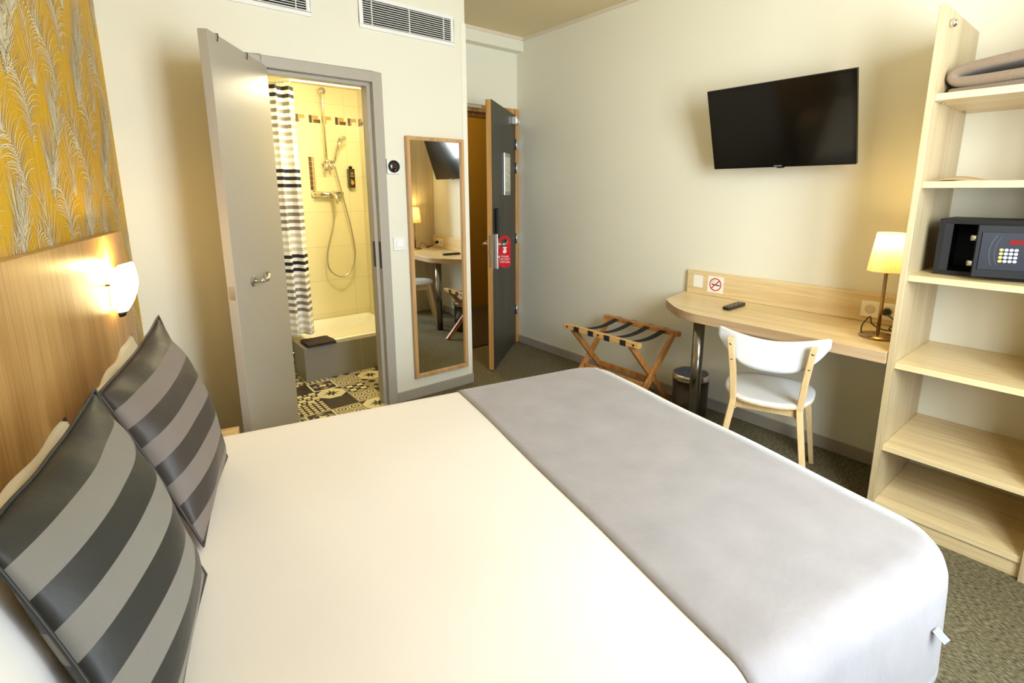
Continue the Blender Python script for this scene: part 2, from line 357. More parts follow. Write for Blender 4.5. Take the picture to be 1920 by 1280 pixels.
# patterned cement tiles: thin inlays in one mesh
def cement():
    D = mat('tile_dark', srgb(52, 42, 34), 0.35); L = mat('tile_cream', srgb(214, 202, 158), 0.35); G = mat('tile_taupe', srgb(158, 146, 118), 0.35)
    mb = MB(); rnd = random.Random(5); T = 0.182; x0 = 0.443; y0 = 0.54
    def poly(cx, cy, pts, m, lv, rot=0):
        mb.use(m); c, s_ = cos(rot), sin(rot); h = T/2-.0008
        mb.f([mb.v(cx+(c*x-s_*y)*h, cy+(s_*x+c*y)*h, lv*0.0005) for x, y in pts])
    def sq(a, b, r): return [(a-r, b-r), (a+r, b-r), (a+r, b+r), (a-r, b+r)]
    def dia(a, b, r, q=None): q = q or r; return [(a-r, b), (a, b-q), (a+r, b), (a, b+q)]
    def star(r1, r2, n, ph=0): return [((r1 if i % 2 == 0 else r2)*cos(pi*i/n+ph), (r1 if i % 2 == 0 else r2)*sin(pi*i/n+ph)) for i in range(2*n)]
    def circ(a, b, r, n=14): return [(a+r*cos(2*pi*i/n), b+r*sin(2*pi*i/n)) for i in range(n)]
    def tile(cx, cy, k):
        if k == 0:
            poly(cx, cy, sq(0,0,1), D, 1); poly(cx, cy, [(1,.42),(.42,1),(-.42,1),(-1,.42),(-1,-.42),(-.42,-1),(.42,-1),(1,-.42)], L, 2); poly(cx, cy, star(.72,.17,4), D, 3); poly(cx, cy, star(.6,.17,4,pi/4), D, 3.5); poly(cx, cy, circ(0,0,.07), L, 4)
        elif k == 1:
            poly(cx, cy, sq(0,0,1), D, 1)
        elif k == 2:
            poly(cx, cy, sq(0,0,1), G, 1)
            for a in (-.5, .5):
                for b in (-.5, .5): poly(cx, cy, dia(a,b,.36), D, 2)
            poly(cx, cy, dia(0,0,.2), D, 2)
        elif k == 3:
            poly(cx, cy, sq(0,0,1), D, 1)
            for i in range(5):
                for j in range(5): poly(cx, cy, sq(-.8+.4*i, -.8+.4*j, .13), L, 2)
        elif k == 4:
            poly(cx, cy, sq(0,0,1), G, 1)
            for a in (-.48, .48):
                for b in (-.48, .48): poly(cx, cy, circ(a,b,.42), L, 2); poly(cx, cy, circ(a,b,.33), D, 3); poly(cx, cy, circ(a,b,.22), L, 4); poly(cx, cy, circ(a,b,.1), D, 5)
        elif k == 5:
            poly(cx, cy, sq(0,0,1), G, 1)
            for a in (-.42, .42):
                for b in (-.42, .42): poly(cx, cy, dia(a,b,.52), D, 2); poly(cx, cy, star(.36,.2,4), L, 3) if 0 else poly(cx, cy, sq(a,b,.22), L, 3)
        elif k == 6:
            poly(cx, cy, sq(0,0,1), L, 1)
            for i in range(4):
                for j in range(4):
                    if (i+j) % 2: poly(cx, cy, sq(-.75+.5*i, -.75+.5*j, .25), D, 2); poly(cx, cy, sq(-.75+.5*i, -.75+.5*j, .1), L, 3)
        else:
            poly(cx, cy, sq(0,0,1), L, 1); poly(cx, cy, sq(0,0,.86), D, 2); poly(cx, cy, dia(0,0,.84), G, 3); poly(cx, cy, sq(0,0,.46), D, 4); poly(cx, cy, star(.42,.2,4,pi/8), L, 5)
    seq = [2, 5, 0, 3, 6, 4, 7, 0, 5, 3, 1, 4, 6, 2]
    for i in range(-5, 5):
        for j in range(-3, 7):
            cx = x0+(i+.5)*T; cy = y0+(j+.5)*T
            if cx-T/2 < -0.6 or cx+T/2 > BXR or cy-T/2 < -0.012 or cy+T/2 > BY: continue
            k = seq[(i*5+j*3+20) % len(seq)]
            if (i, j) in ((-1, 0), (0, -2)): k = 1
            if (i, j) == (0, -1): k = 0
            tile(cx, cy, k)
    return mb.build('floor_tiles', None, None, recalc=False)
struct(cement(), 'patterned black and cream cement tiles')
# mosaic border band
def mosaic():
    mb = MB(); cols = [mat('mosaic_brown', srgb(96, 62, 30), 0.25), mat('mosaic_sand', srgb(190, 152, 84), 0.25), mat('mosaic_cream', srgb(234, 224, 180), 0.25), mat('mosaic_umber', srgb(64, 42, 24), 0.25)]
    def band(fr, L):
        x = 0; i = 0
        while x < L-.02:
            w_ = .026 if i % 2 == 0 else .085
            if i % 2 == 0: mb.use(cols[0 if i % 4 else 3]); mb.pface([(x+.001, 0), (x+w_-.001, 0), (x+w_-.001, .062), (x+.001, .062)], fr)
            else:
                mb.use(cols[1]); mb.pface([(x+.001, .032), (x+w_*.6, .032), (x+w_*.6, .061), (x+.001, .061)], fr)
                mb.use(cols[2]); mb.pface([(x+w_*.63, .032), (x+w_-.001, .032), (x+w_-.001, .061), (x+w_*.63, .061)], fr)
                mb.use(cols[0 if i % 4 == 1 else 2]); mb.pface([(x+.012, .001), (x+w_*.8, .001), (x+w_*.8, .03), (x+.012, .03)], fr)
                mb.use(cols[1]); mb.pface([(x+.001, .001), (x+.01, .001), (x+.01, .03), (x+.001, .03)], fr)
            x += w_; i += 1
    band((Vector((.45, BY-.002, 1.968)), Vector((1, 0, 0)), Vector((0, 0, 1))), BXR-.45)
    band((Vector((BXR-.006, BY, 1.968)), Vector((0, -1, 0)), Vector((0, 0, 1))), 1.0)
    fr = (Vector((.865, BY-.002, 1.41)), Vector((1, 0, 0)), Vector((0, 0, 1)))
    for k in range(7):
        mb.use(cols[0]); mb.pface([(0, k*.04), (.026, k*.04), (.026, k*.04+.038), (0, k*.04+.038)], fr)
        mb.use(cols[1]); mb.pface([(.03, k*.04), (.045, k*.04), (.045, k*.04+.038), (.03, k*.04+.038)], fr)
    return mb.build('trim_4', None, None, recalc=False)
struct(mosaic(), 'brown and sand mosaic border tiles')
# raised grey step and shower tray
mb = MB(); mb.box(.465, BXR-.004, .775, .86, 0, .262); mb.box(.465, .55, .86, 1.05, 0, .262)
tag(mb.build('shower_step', GTILE, bevel=0.002), 'grey stone tiled raised step in front of the shower', 'step')
def tray():
    t = MB(); x0, x1, y0, y1 = .551, BXR-.006, .862, BY-.002; z0, zr, zb = .10, .268, .20
    def ring(o, z, r):
        pts = []
        for cx, cy, a0 in ((x1-o-r, y1-o-r, 0), (x0+o+r, y1-o-r, 90), (x0+o+r, y0+o+r, 180), (x1-o-r, y0+o+r, 270)):
            for k in range(7): a = radians(a0+15*k); pts.append(t.v(cx+r*cos(a), cy+r*sin(a), z))
        return pts
    rs = [ring(0, z0, .01), ring(0, zr-.01, .01), ring(.006, zr, .012), ring(.045, zr, .03), ring(.06, zr-.012, .04), ring(.085, zb+.01, .05), ring(.1, zb, .06)]
    for A, B in zip(rs, rs[1:]):
        for k in range(len(A)):
            f_ = t.f([A[k], A[(k+1) % len(A)], B[(k+1) % len(A)], B[k]])
            f_.smooth = True
    t.f(rs[-1]); t.f(rs[0][::-1])
    o = t.build('shower_tray', mat('white_enamel', srgb(244, 240, 224), 0.12)); return tag(o, 'white rectangular shower tray behind the grey step', 'shower tray')
tray()
# folded bath mat on the step
def slab(name, x0, x1, y0, y1, z, t, m, label, cat, n=14, lift=None, seed=1, parent=None):
    mb = MB(); rnd = random.Random(seed); g = []; ph = [rnd.uniform(0, 6) for _ in range(4)]
    for sgn in (0, 1):
        rows = []
        for i in range(n+1):
            r = []
            for j in range(n+1):
                u, v = i/n, j/n; e = min(u, 1-u, v, 1-v)*n/2; e = min(1, e)
                h = t*(0.35+0.65*sqrt(e)) if e < 1 else t
                wv = 0.12*t*(sin(7*u+ph[0])+sin(6*v+ph[1]))*(1 if e > .4 else .3)
                zz = z+(h+wv if sgn else 0)+(lift(u, v) if lift else 0)
                r.append(mb.v(x0+(x1-x0)*u, y0+(y1-y0)*v, zz))
            rows.append(r)
        g.append(rows)
    for s_ in (0, 1):
        for i in range(n):
            for j in range(n): mb.f([g[s_][i][j], g[s_][i+1][j], g[s_][i+1][j+1], g[s_][i][j+1]])
    bd = [(i, 0) for i in range(n)]+[(n, j) for j in range(n)]+[(i, n) for i in range(n, 0, -1)]+[(0, j) for j in range(n, 0, -1)]
    for k in range(len(bd)):
        a, b = bd[k], bd[(k+1) % len(bd)]
        mb.f([g[0][a[0]][a[1]], g[0][b[0]][b[1]], g[1][b[0]][b[1]], g[1][a[0]][a[1]]])
    o = mb.build(name, m, parent, smooth=True)
    return tag(o, label, cat) if cat else o
MATC = mat('brown_terry', srgb(62, 48, 40), 0.95, noise=0.3, nscale=160, bump=0.8, bscale=300)
bm_ = thing('bath_mat', 'dark brown folded bath mat lying on the grey shower step', 'bath mat', (.6, .85, .2685))
slab('folded_layer', -.11, .10, -.105, .10, .0, .012, MATC, None, None, parent=bm_, seed=3)
slab('folded_layer', -.108, .098, -.10, .10, .013, .012, MATC, None, None, parent=bm_, seed=4, lift=lambda u, v: .012*max(0, u-.7)*sin(v*5))
# shower rail
mb = MB(); mb.tube([(.452, 1.12, 2.15), (.50, 1.02, 2.15), (.556, .86, 2.15), (.58, .835, 2.15), (BXR-.005, .80, 2.15)], .0125, 12)
rail = mb.build('shower_rail', mat('white_rail', srgb(246, 244, 232), 0.3))
tag(rail, 'white bent shower rail below the bathroom ceiling', 'shower rail')
mb = MB(); mb.lathe([(.03, 0), (.03, .006), (.02, .014), (.0126, .016)], (.4505, 1.12, 2.15), 20, ax='x'); mb.build('rosette', CHROME, rail)
# shower curtain
def curtain():
    W_ = mat('curtain_white', srgb(242, 238, 230), 0.75); K = mat('curtain_black', srgb(30, 26, 28), 0.75)
    g1 = mat('curtain_grey_dark', srgb(134, 122, 106), 0.75); g2 = mat('curtain_grey_mid', srgb(170, 158, 138), 0.75); g3 = mat('curtain_grey_light', srgb(206, 196, 174), 0.75)
    stripes = []; z = 2.125; bh = .031
    seq = [K, K]+[g1, g1, g1, g1, g2, g2]+[g3, g3, g3]
    cyc = [K, K, K, g1, g1, g1, g2, g2, g2, g3, g3, g3]
    cyc = [K, K, K, g2, g2, g1, g1, g1, g1, g3, g3, g3]
    order = seq+cyc+cyc+cyc
    zs = [2.10]; ms = []
    for c_ in order:
        if zs[-1]-.050 < .30: break
        ms += [c_, W_]; zs += [zs[-1]-.025, zs[-1]-.050]
    mb = MB(); mb.mats = []; 
    NX = 90; rows = []
    for z_ in zs:
        t = (2.125-z_)/1.8; r = []
        for i in range(NX+1):
            u = i/NX; x = .18+(.567+.012*t-.18)*u
            y = .862-.012*u+(.026+.012*t)*sin(u*26+.3*sin(3*t))+.008*sin(u*61+1)
            r.append(mb.v(x, y+.0*t, z_))
        rows.append(r)
    for j in range(len(zs)-1):
        mb.use(ms[j])
        for i in range(NX):
            f_ = mb.f([rows[j][i], rows[j][i+1], rows[j+1][i+1], rows[j+1][i]]); f_.smooth = True
    o = mb.build('curtain_cloth', None, cur, recalc=False); s_ = o.modifiers.new('solid', 'SOLIDIFY'); s_.thickness = .0015
cur = thing('shower_curtain', 'black grey and white striped shower curtain hanging bunched at the left', 'shower curtain', (0, 0, 0))
curtain()
for i, x in enumerate((.50, .512, .53, .548)):
    mb = MB(); yy = 1.0-(x-.50)*2.6; mb.tube([(x+.02*cos(a)*.2, yy+.02*sin(a), 2.142+.022*cos(a)) for a in [k*2*pi/14 for k in range(14)]], .0018, 6, closed=True)
    mb.build('curtain_ring', WHITEP, cur)
# shower fittings
sh = thing('shower_set', 'chrome shower riser with hand shower and hanging hose on the tiled wall', 'shower', (1.0, BY-.055, 1.6))
mb = MB(); mb.tube([(0.008, .0, .62), (0, 0, .60), (0, 0, .02)], .0095, 12); mb.build('riser_rail', CHROME, sh)
mb = MB(); mb.lathe([(.0, -.002), (.028, 0), (.028, .02), (.02, .035), (.012, .05)], (.004, .0, .625), 20, ax='y'); mb.build('wall_bracket', CHROME, sh)
mb = MB(); mb.lathe([(.02, -.03), (.024, -.02), (.024, .01), (.014, .02)], (0, 0, .05), 18); mb.tube([(-.035, -.01, .05), (.045, -.01, .05)], .013, 10); mb.tube([(0, -.01, .05), (-.02, -.02, -.03)], .016, 10); mb.tube([(.02, -.01, .05), (.03, -.02, -.02)], .012, 10)
mb.build('slide_holder', CHROME, sh)
mb = MB(); mb.tube([(.052, -.03, .045), (.066, -.045, .11), (.084, -.065, .18), (.096, -.08, .215)], [.009, .012, .014, .02], 12)
hs = mb.build('hand_shower', CHROME, sh)
mb = MB(); dv = Vector((.35, -.55, -.75)).normalized(); c0 = Vector((.108, -.095, .225))
a1 = dv.cross(Vector((0, 0, 1))).normalized(); a2 = dv.cross(a1)
prev = None
for r_, h_ in ((.0, -.024), (.03, -.022), (.044, -.008), (.045, 0), (.038, .004), (0.0, .005)):
    ring = [mb.v(*(c0+dv*h_+(a1*cos(k*pi/12)+a2*sin(k*pi/12))*max(r_, .0005))) for k in range(24)]
    if prev:
        for k in range(24): mb.f([prev[k], prev[(k+1)%24], ring[(k+1)%24], ring[k]]).smooth = True
    prev = ring
mb.build('shower_head', CHROME, hs)
# mixer
mb = MB(); mb.tube([(-.12, -.0, -.225), (.12, .0, -.225)], [.022, .022], 16)
mx_ = mb.build('mixer_tap', CHROME, sh)
for sx in (-1, 1):
    mb = MB(); mb.lathe([(.032, 0.052), (.032, .035), (.02, .02), (.018, 0)], (sx*.105, 0, -.225), 18, ax='y'); mb.build('inlet', CHROME, mx_)
mb = MB(); mb.tube([(.02, -.02, -.22), (.03, -.05, -.225), (.034, -.075, -.25), (.036, -.085, -.31)], [.026, .02, .014, .011], 12); mb.build('lever', CHROME, mx_)
pts = []
for k in range(41):
    t = k/40
    # hose: from mixer down into a loop and up to the hand shower
    P0 = [(.02, -.005, -.25), (.02, -.02, -.45), (-.06, -.03, -.72), (-.055, -.04, -.88), (.04, -.045, -.955), (.14, -.04, -.90), (.185, -.035, -.74), (.16, -.03, -.5), (.10, -.03, -.2), (.05, -.03, .045)]
    f_ = t*(len(P0)-1); i = min(int(f_), len(P0)-2); u = f_-i
    q = [Vector(P0[max(0, min(len(P0)-1, i+d))]) for d in (-1, 0, 1, 2)]
    pts.append(.5*((2*q[1])+(-q[0]+q[2])*u+(2*q[0]-5*q[1]+4*q[2]-q[3])*u*u+(-q[0]+3*q[1]-3*q[2]+q[3])*u**3))
mb = MB(); mb.tube(pts, .0068, 8); mb.build('hose', STEEL, sh)
# soap dispenser
sd = thing('soap_dispenser', 'slim black soap dispenser with orange printed label on the shower wall', 'soap dispenser', (1.215, BY-.03, 1.43))
mb = MB(); mb.box(-.025, .025, -.03, .028, 0, .165); mb.build('bottle', mat('dispenser_black', srgb(38, 32, 20), 0.2), sd, bevel=.004)
mb = MB(); mb.lathe([(.013, 0), (.013, .012), (.016, .014), (.016, .022), (0.004, .026)], (0, 0, .165), 14); mb.build('pump_cap', BLACK, sd)
mb = MB(); fr = (Vector((0, -.0312, 0)), Vector((1, 0, 0)), Vector((0, 0, 1)))
mb.use(mat('label_orange', srgb(214, 140, 30), .4)); mb.pface([(.012*cos(a)*1.2, .045+.02*sin(a)) for a in [k*pi/8 for k in range(16)]], fr)
mb.use(mat('label_green', srgb(110, 130, 40), .4)); mb.pface([(-.018, .06), (-.002, .058), (.002, .072), (-.012, .078)], fr)
mb.use(mat('label_gold', srgb(190, 160, 70), .4)); text(mb, 'soap', .0, fr) if 0 else None
for k in range(4): mb.pface([(-.016, .095+k*.012), (.014-.005*(k%2), .097+k*.012), (.014-.005*(k%2), .101+k*.012), (-.016, .099+k*.012)], fr)
mb.build('front_label', None, sd, recalc=False)
# bathroom ceiling lamp
bl = thing('bathroom_ceiling_light', 'round opal light on the bathroom ceiling', 'ceiling light', (.80, .42, BZ))
mb = MB(); mb.lathe([(.0, -.05), (.08, -.045), (.12, -.02), (.125, 0)], (0, 0, 0), 28); mb.build('diffuser', mat('lamp_opal_bath', srgb(255, 240, 200), .5, emit=(1, .86, .52, 1), estr=10), bl)
l = bpy.data.lights.new('bathroom_lamp', 'POINT'); l.energy = 38; l.color = (1, .90, .60); l.shadow_soft_size = .1
lo = bpy.data.objects.new('bathroom_lamp', l); C.objects.link(lo); lo.location = (.80, .42, BZ-.13)

# ------------------------------------------------------------------ bathroom door (door_1)
d1 = thing('door_1', 'taupe bathroom door standing open', None, (.185, -.02, 0), kind='structure')
def loc(o, p): return Vector(p)-Vector(o)
mb = MB(); O = (.185, -.02, 0)
def fb(x0, x1, y0, y1, z0, z1): mb.box(x0-O[0], x1-O[0], y0-O[1], y1-O[1], z0, z1)
for (a, b, ya, yb) in ((0, .0, -.012, .092),):
    pass
# architrave face, rebate and stop
fb(.098, .160, -.012, .10, 0, 2.086); fb(.760, .8206, -.012, .10, 0, 2.086); fb(.160, .760, -.012, .10, 2.028, 2.086)
fb(.160, .178, .028, .10, 0, 2.028); fb(.738, .760, .028, .10, 0, 2.028); fb(.178, .738, .028, .10, 2.008, 2.028)
mb.build('door_frame', mat('frame_paint', srgb(176, 169, 156), 0.38, noise=.03, nscale=15), d1, bevel=.003)
mb = MB(); mb.box(.7375-O[0], .7383-O[0], .05, .085, .93, 1.09); mb.box(.759-O[0], .7605-O[0], -.005+.02, .02+.02, .92, 1.09)
mb.build('strike_plate', mat('dark_bronze', srgb(60, 46, 36), .4, .8), d1)
fd = Vector((-.545, -.838, 0)).normalized(); fn = Vector((fd.y*-1, fd.x, 0)); fn = Vector((.838, -.545, 0)).normalized()
LW = .632
mb = MB(); mb.obox(fd*LW/2-fn*.019+Vector((0, 0, 1.02)), fd, fn, (0, 0, 1), LW/2, .019, 1.01)
leaf = mb.build('door_leaf', DOORP, d1, bevel=.002)
def lever(parent, base, n, along, m, name='door_handle', L=.11):
    """rose, neck and bent lever; base on face, n outwards, along = grip direction"""
    b, n, a = Vector(base), Vector(n).normalized(), Vector(along).normalized()
    mb = MB(); u = n.cross(Vector((0, 0, 1))).normalized(); v = Vector((0, 0, 1))
    prev = None
    for r_, h_ in ((.026, 0), (.026, .006), (.022, .009), (.009, .0095)):
        ring = [mb.v(*(b+n*h_+u*r_*cos(k*pi/12)+v*r_*sin(k*pi/12))) for k in range(24)]
        if prev:
            for k in range(24): mb.f([prev[k], prev[(k+1)%24], ring[(k+1)%24], ring[k]])
        prev = ring
    mb.tube([b, b+n*.042, b+n*.05+a*.008], .0095, 12)
    mb.tube([b+n*.05+a*.0, b+n*.052+a*.05, b+n*.046+a*.085+v*.012, b+n*.03+a*L+v*.02], .0095, 12)
    return mb.build(name, m, parent, smooth=False)
hb_ = fd*.452+Vector((0, 0, .985))
lever(leaf, hb_, fn, -fd, STEEL)
lever(leaf, hb_-fn*.038+fd*.0, -fn, -fd, STEEL)
mb = MB(); mb.obox(fd*(LW+.0005)-fn*.019+Vector((0, 0, .96)), fd, fn, (0, 0, 1), .0008, .012, .03); mb.build('latch_plate', ALU, leaf)
# over-door hooks
for k, s_ in enumerate((.555, .26)):
    hk = thing('over_door_hook', ('thin metal hook over the top of the bathroom door near its free edge', 'thin metal hook over the top of the bathroom door nearest the hinge side')[k], 'hook', Vector(O)+fd*s_+Vector((0, 0, 2.03)), group='hooks over the bathroom door')
    mb = MB(); mb.tube([fn*.003+Vector((0, 0, -.028)), fn*.004+Vector((0, 0, -.008))-fd*.006, fn*.003+Vector((0, 0, .003))-fd*.01, -fn*.02+Vector((0, 0, .004))-fd*.01, -fn*.041+Vector((0, 0, .003))-fd*.01, -fn*.042+Vector((0, 0, -.05))-fd*.01, -fn*.06+Vector((0, 0, -.07))-fd*.01, -fn*.075+Vector((0, 0, -.05))-fd*.01], .0022, 6)
    mb.build('wire', mat('hook_wire', srgb(90, 78, 60), .4, .8), hk)

# ------------------------------------------------------------------ vents, thermostat, switch
def vent(x0, label):
    t = thing('ventilation_grille', label, 'vent', (x0, 0, 2.315)); W_, H_ = .627, .18
    mb = MB()
    for a in ((0, W_, -.012, 0, 0, .022), (0, W_, -.012, 0, H_-.022, H_), (0, .022, -.012, 0, .022, H_-.022), (W_-.022, W_, -.012, 0, .022, H_-.022)): mb.box(*a)
    mb.build('frame', WHITEP, t, bevel=.002)
    mb = MB(); mb.box(.022, W_-.022, -.0015, -.0005, .022, H_-.022); mb.build('backing', SLOT, t)
    for k in range(11):
        mb = MB(); z = .029+k*.0122; mb.obox((W_/2, -.006, z), (1, 0, 0), (0, cos(.15), sin(.15)), (0, -sin(.15), cos(.15)), W_/2-.022, .0022, .0016); mb.build('slat', WHITEP, t)
    for x in (.075, W_/2, W_-.075):
        mb = MB(); mb.box(x-.002, x+.002, -.0125, -.001, .022, H_-.022); mb.build('mullion', WHITEP, t)
vent(.705, 'white slatted ventilation grille above the mirror and door frame')
vent(-.193, 'white slatted ventilation grille above the open bathroom door, cut by the frame edge')
th = thing('thermostat', 'square white thermostat with a round black dial beside the door frame', 'thermostat', (.868, 0, 1.549))
mb = MB(); mb.box(-.043, .043, -.016, 0, -.046, .046); mb.build('housing', WHITEP, th, bevel=.005)
mb = MB(); mb.lathe([(.0, -.028), (.033, -.028), (.037, -.024), (.038, -.016)], (0, 0, 0), 32, ax='y'); dl = mb.build('dial', mat('thermo_black', srgb(24, 18, 18), .12), th)
mb = MB(); mb.lathe([(.0, -.0288), (.003, -.0286), (.003, -.028)], (0.004, 0, -.024), 10, ax='y'); mb.build('indicator_light', mat('led_orange', srgb(230, 120, 50), .4, emit=(1, .4, .15, 1), estr=1.0), dl)
mb = MB(); mb.use(mat('thermo_digits', srgb(96, 52, 44), .4)); text(mb, '22', .03, (Vector((0, -.0284, 0)), Vector((1, 0, 0)), Vector((0, 0, 1)))); mb.build('display_digits', None, dl, recalc=False)
sw = thing('light_switch', 'white square rocker light switch between door frame and mirror', 'light switch', (.888, 0, 1.068))
mb = MB(); mb.box(-.043, .043, -.009, 0, -.043, .043); mb.build('plate', WHITEP, sw, bevel=.004)
mb = MB(); mb.box(-.022, .022, -.013, -.009, -.022, .022); mb.build('rocker', mat('switch_white', srgb(248, 248, 244), .3), sw, bevel=.002)
# ------------------------------------------------------------------ tall mirror
mr_ = thing('wall_mirror', 'tall narrow mirror in a light oak frame on the back wall', 'mirror', (1.161, -.008, .148), radians(-1.4))
mb = MB(); W_, H_ = .418, 1.588; hw = W_/2
for a in ((-hw, -hw+.022, -.03, -.001, 0, H_), (hw-.022, hw, -.03, -.001, 0, H_), (-hw+.022, hw-.022, -.03, -.001, 0, .022), (-hw+.022, hw-.022, -.03, -.001, H_-.022, H_)): mb.box(*a)
mb.build('frame', wood('mirror_oak', srgb(206, 164, 112), srgb(178, 132, 82), 'z', .4), mr_, bevel=.0015)
mb = MB(); mb.box(-hw+.022, hw-.022, -.016, -.010, .022, H_-.022); mb.build('mirror_glass', MIRROR, mr_)

# ------------------------------------------------------------------ entrance door (door_2)
d2 = thing('door_2', 'dark entrance door standing open into the room', None, (2.330, .605, 0), kind='structure')
O2 = Vector((2.330, .605, 0))
mb = MB(); 
def fb2(x0, x1, y0, y1, z0, z1): mb.box(x0-O2.x, x1-O2.x, y0-O2.y, y1-O2.y, z0, z1)
fb2(2.332, 2.366, .606, .74, 0, 2.10); fb2(1.45, 1.50, .618, .74, 0, 2.10); fb2(1.50, 2.332, .618, .74, 2.04, 2.10)
fb2(1.50, 1.52, .67, .74, 0, 2.04); fb2(2.312, 2.332, .67, .74, 0, 2.04); fb2(1.52, 2.312, .67, .74, 2.01, 2.04)
mb.build('door_frame', DOORW, d2, bevel=.003)
e_free = Vector((1.697, .089, 0)); ed = (e_free-O2).normalized(); en = Vector((ed.y, -ed.x, 0))
if en.dot(Vector((-.5898, -3.0362, 0))-e_free) < 0: en = -en
EL = (e_free-O2).length; ZT = 2.045
mb = MB(); mb.obox(ed*(EL/2)-en*.0015+Vector((0, 0, ZT/2+.004)), ed, en, (0, 0, 1), EL/2, .0015, ZT/2-.004)
mb2 = MB(); mb2.obox(ed*(EL/2)-en*.022+Vector((0, 0, ZT/2+.004)), ed, en, (0, 0, 1), EL/2, .019, ZT/2-.004)
leaf2 = mb2.build('door_leaf', DOORW, d2)
mb.build('front_panel', DARKDOOR, leaf2)
mb = MB(); mb.obox(ed*(EL/2)-en*.0425+Vector((0, 0, ZT/2+.004)), ed, en, (0, 0, 1), EL/2, .0015, ZT/2-.004); mb.build('rear_panel', mat('olive_panel', srgb(120, 96, 50), .5), leaf2)
def on2(s, z, o=0.0): return ed*s+en*o+Vector((0, 0, z))
# evacuation notice in a silver frame
mb = MB(); mb.obox(on2(.36, 1.535, .006), ed, en, (0, 0, 1), .105, .006, .168); nf = mb.build('notice_frame', ALU, leaf2, bevel=.004)
mb = MB(); mb.obox(on2(.36, 1.535, .0125), ed, en, (0, 0, 1), .088, .0006, .135); mb.build('notice_sheet', mat('notice_paper', srgb(216, 214, 196), .4, noise=.12, nscale=30), nf)
mb = MB(); rnd = random.Random(3); fr = (on2(.36, 1.535, .0134), -ed, Vector((0, 0, 1)))
mb.use(mat('notice_green', srgb(150, 168, 96), .5))
for k in range(9):
    a, b = rnd.uniform(-.06, .05), rnd.uniform(-.06, .09); mb.pface([(a, b), (a+.02, b), (a+.02, b+.014), (a, b+.014)], fr)
mb.use(mat('notice_grey', srgb(120, 120, 112), .5))
for k in range(9): mb.pface([(-.07, -.12+k*.007), (.05+.02*rnd.random(), -.12+k*.007), (.05, -.118+k*.007), (-.07, -.118+k*.007)], fr)
mb.build('notice_print', None, nf, recalc=False)
# electronic lock
mb = MB()
c0 = on2(.725, 1.16, .0)
mb.obox(c0+en*.018, ed, en, (0, 0, 1), .03, .018, .115)
lk = mb.build('lock_cover', mat('lock_black', srgb(30, 30, 34), .3), leaf2, bevel=.014, seg=4)
mb = MB(); mb.obox(on2(.745, .945, .012), ed, en, (0, 0, 1), .022, .012, .135); lp = mb.build('lock_plate', ALU, leaf2, bevel=.003)
lever(leaf2, on2(.742, 1.0, .024), en, -ed, CHROME)
lever(leaf2, on2(.742, 1.0, -.044), -en, -ed, CHROME)
mb = MB(); b_ = on2(.742, .90, .024); mb.tube([b_, b_+en*.010], .013, 12); mb.build('thumb_turn', CHROME, leaf2)
mb = MB(); mb.obox(ed*(EL+.0005)-en*.022+Vector((0, 0, .95)), ed, en, (0, 0, 1), .0008, .011, .125); mb.build('latch_plate', STEEL, leaf2)
mb = MB(); mb.obox(ed*(EL+.006)-en*.022+Vector((0, 0, .955)), ed, en, (0, 0, 1), .007, .006, .009); mb.build('latch_bolt', CHROME, leaf2)
# closer arm bracket
mb = MB(); mb.obox(on2(.10, 1.985, .02), ed, en, (0, 0, 1), .05, .02, .03); mb.obox(on2(.10, 1.985, .042), ed, en, (0, 0, 1), .03, .004, .02)
mb.build('door_closer', ALU, leaf2, bevel=.003)
mb = MB(); mb.beam(on2(.06, 1.985, .03), (.035, .02, 1.985), .03, .022); mb.build('closer_arm', ALU, d2)
for z in (1.80, 1.60, .98, .32):
    mb = MB(); mb.tube([Vector((-.0, -.012, z-.045)), Vector((-.0, -.012, z+.045))], .008, 10); mb.obox(Vector((.018, -.004, z)), (1, 0, 0), (0, 1, 0), (0, 0, 1), .014, .0015, .04); mb.build('hinge', ALU, d2)
mb = MB(); mb.box(-.52, -.36, .0-.004, .012, 2.068, 2.092); mb.build('closer_rail', STEEL, d2)
# do-not-disturb hanger
hg = thing('door_hanger', 'red do not disturb hanger on the entrance door handle', 'door hanger', O2+on2(.70, .815, .064))
fr = (Vector((0, 0, 0)), en, Vector((0, 0, 1)))
RH = mat('hanger_red', srgb(206, 24, 40), .4)
hw, H_ = .046, .25
outer = [(hw*cos(a), hw*sin(a)+H_-hw) for a in [k*pi/16 for k in range(17)]]+[(-hw, .03)]+[(-hw+.03*(1-cos(a)), .03-.03*sin(a)) for a in [k*pi/12 for k in range(1, 7)]]+[(hw-.03*(1-cos(a)), .03-.03*sin(a)) for a in [k*pi/12 for k in range(6, 0, -1)]]+[(hw, .03)]
hc = (0.0, H_-.055); hr = .028
mb = MB(); n_ = len(outer)
inner = []
for (x, y) in outer:
    a = math.atan2(y-hc[1], x-hc[0]); inner.append((hc[0]+hr*cos(a), hc[1]+hr*1.15*sin(a)))
A = [[mb.v(*(fr[1]*x+fr[2]*y+ed*o)) for x, y in outer] for o in (-.0006, .0006)]
B = [[mb.v(*(fr[1]*x+fr[2]*y+ed*o)) for x, y in inner] for o in (-.0006, .0006)]
for k in range(n_):
    j = (k+1) % n_
    for q in (0, 1): mb.f([A[q][k], A[q][j], B[q][j], B[q][k]])
    mb.f([A[0][k], A[0][j], A[1][j], A[1][k]]); mb.f([B[0][k], B[0][j], B[1][j], B[1][k]])
mb.build('tag_card', RH, hg)
mb = MB(); f2 = (ed*.0012, fr[1], fr[2]); mb.use(mat('hanger_white', srgb(246, 240, 238), .5))
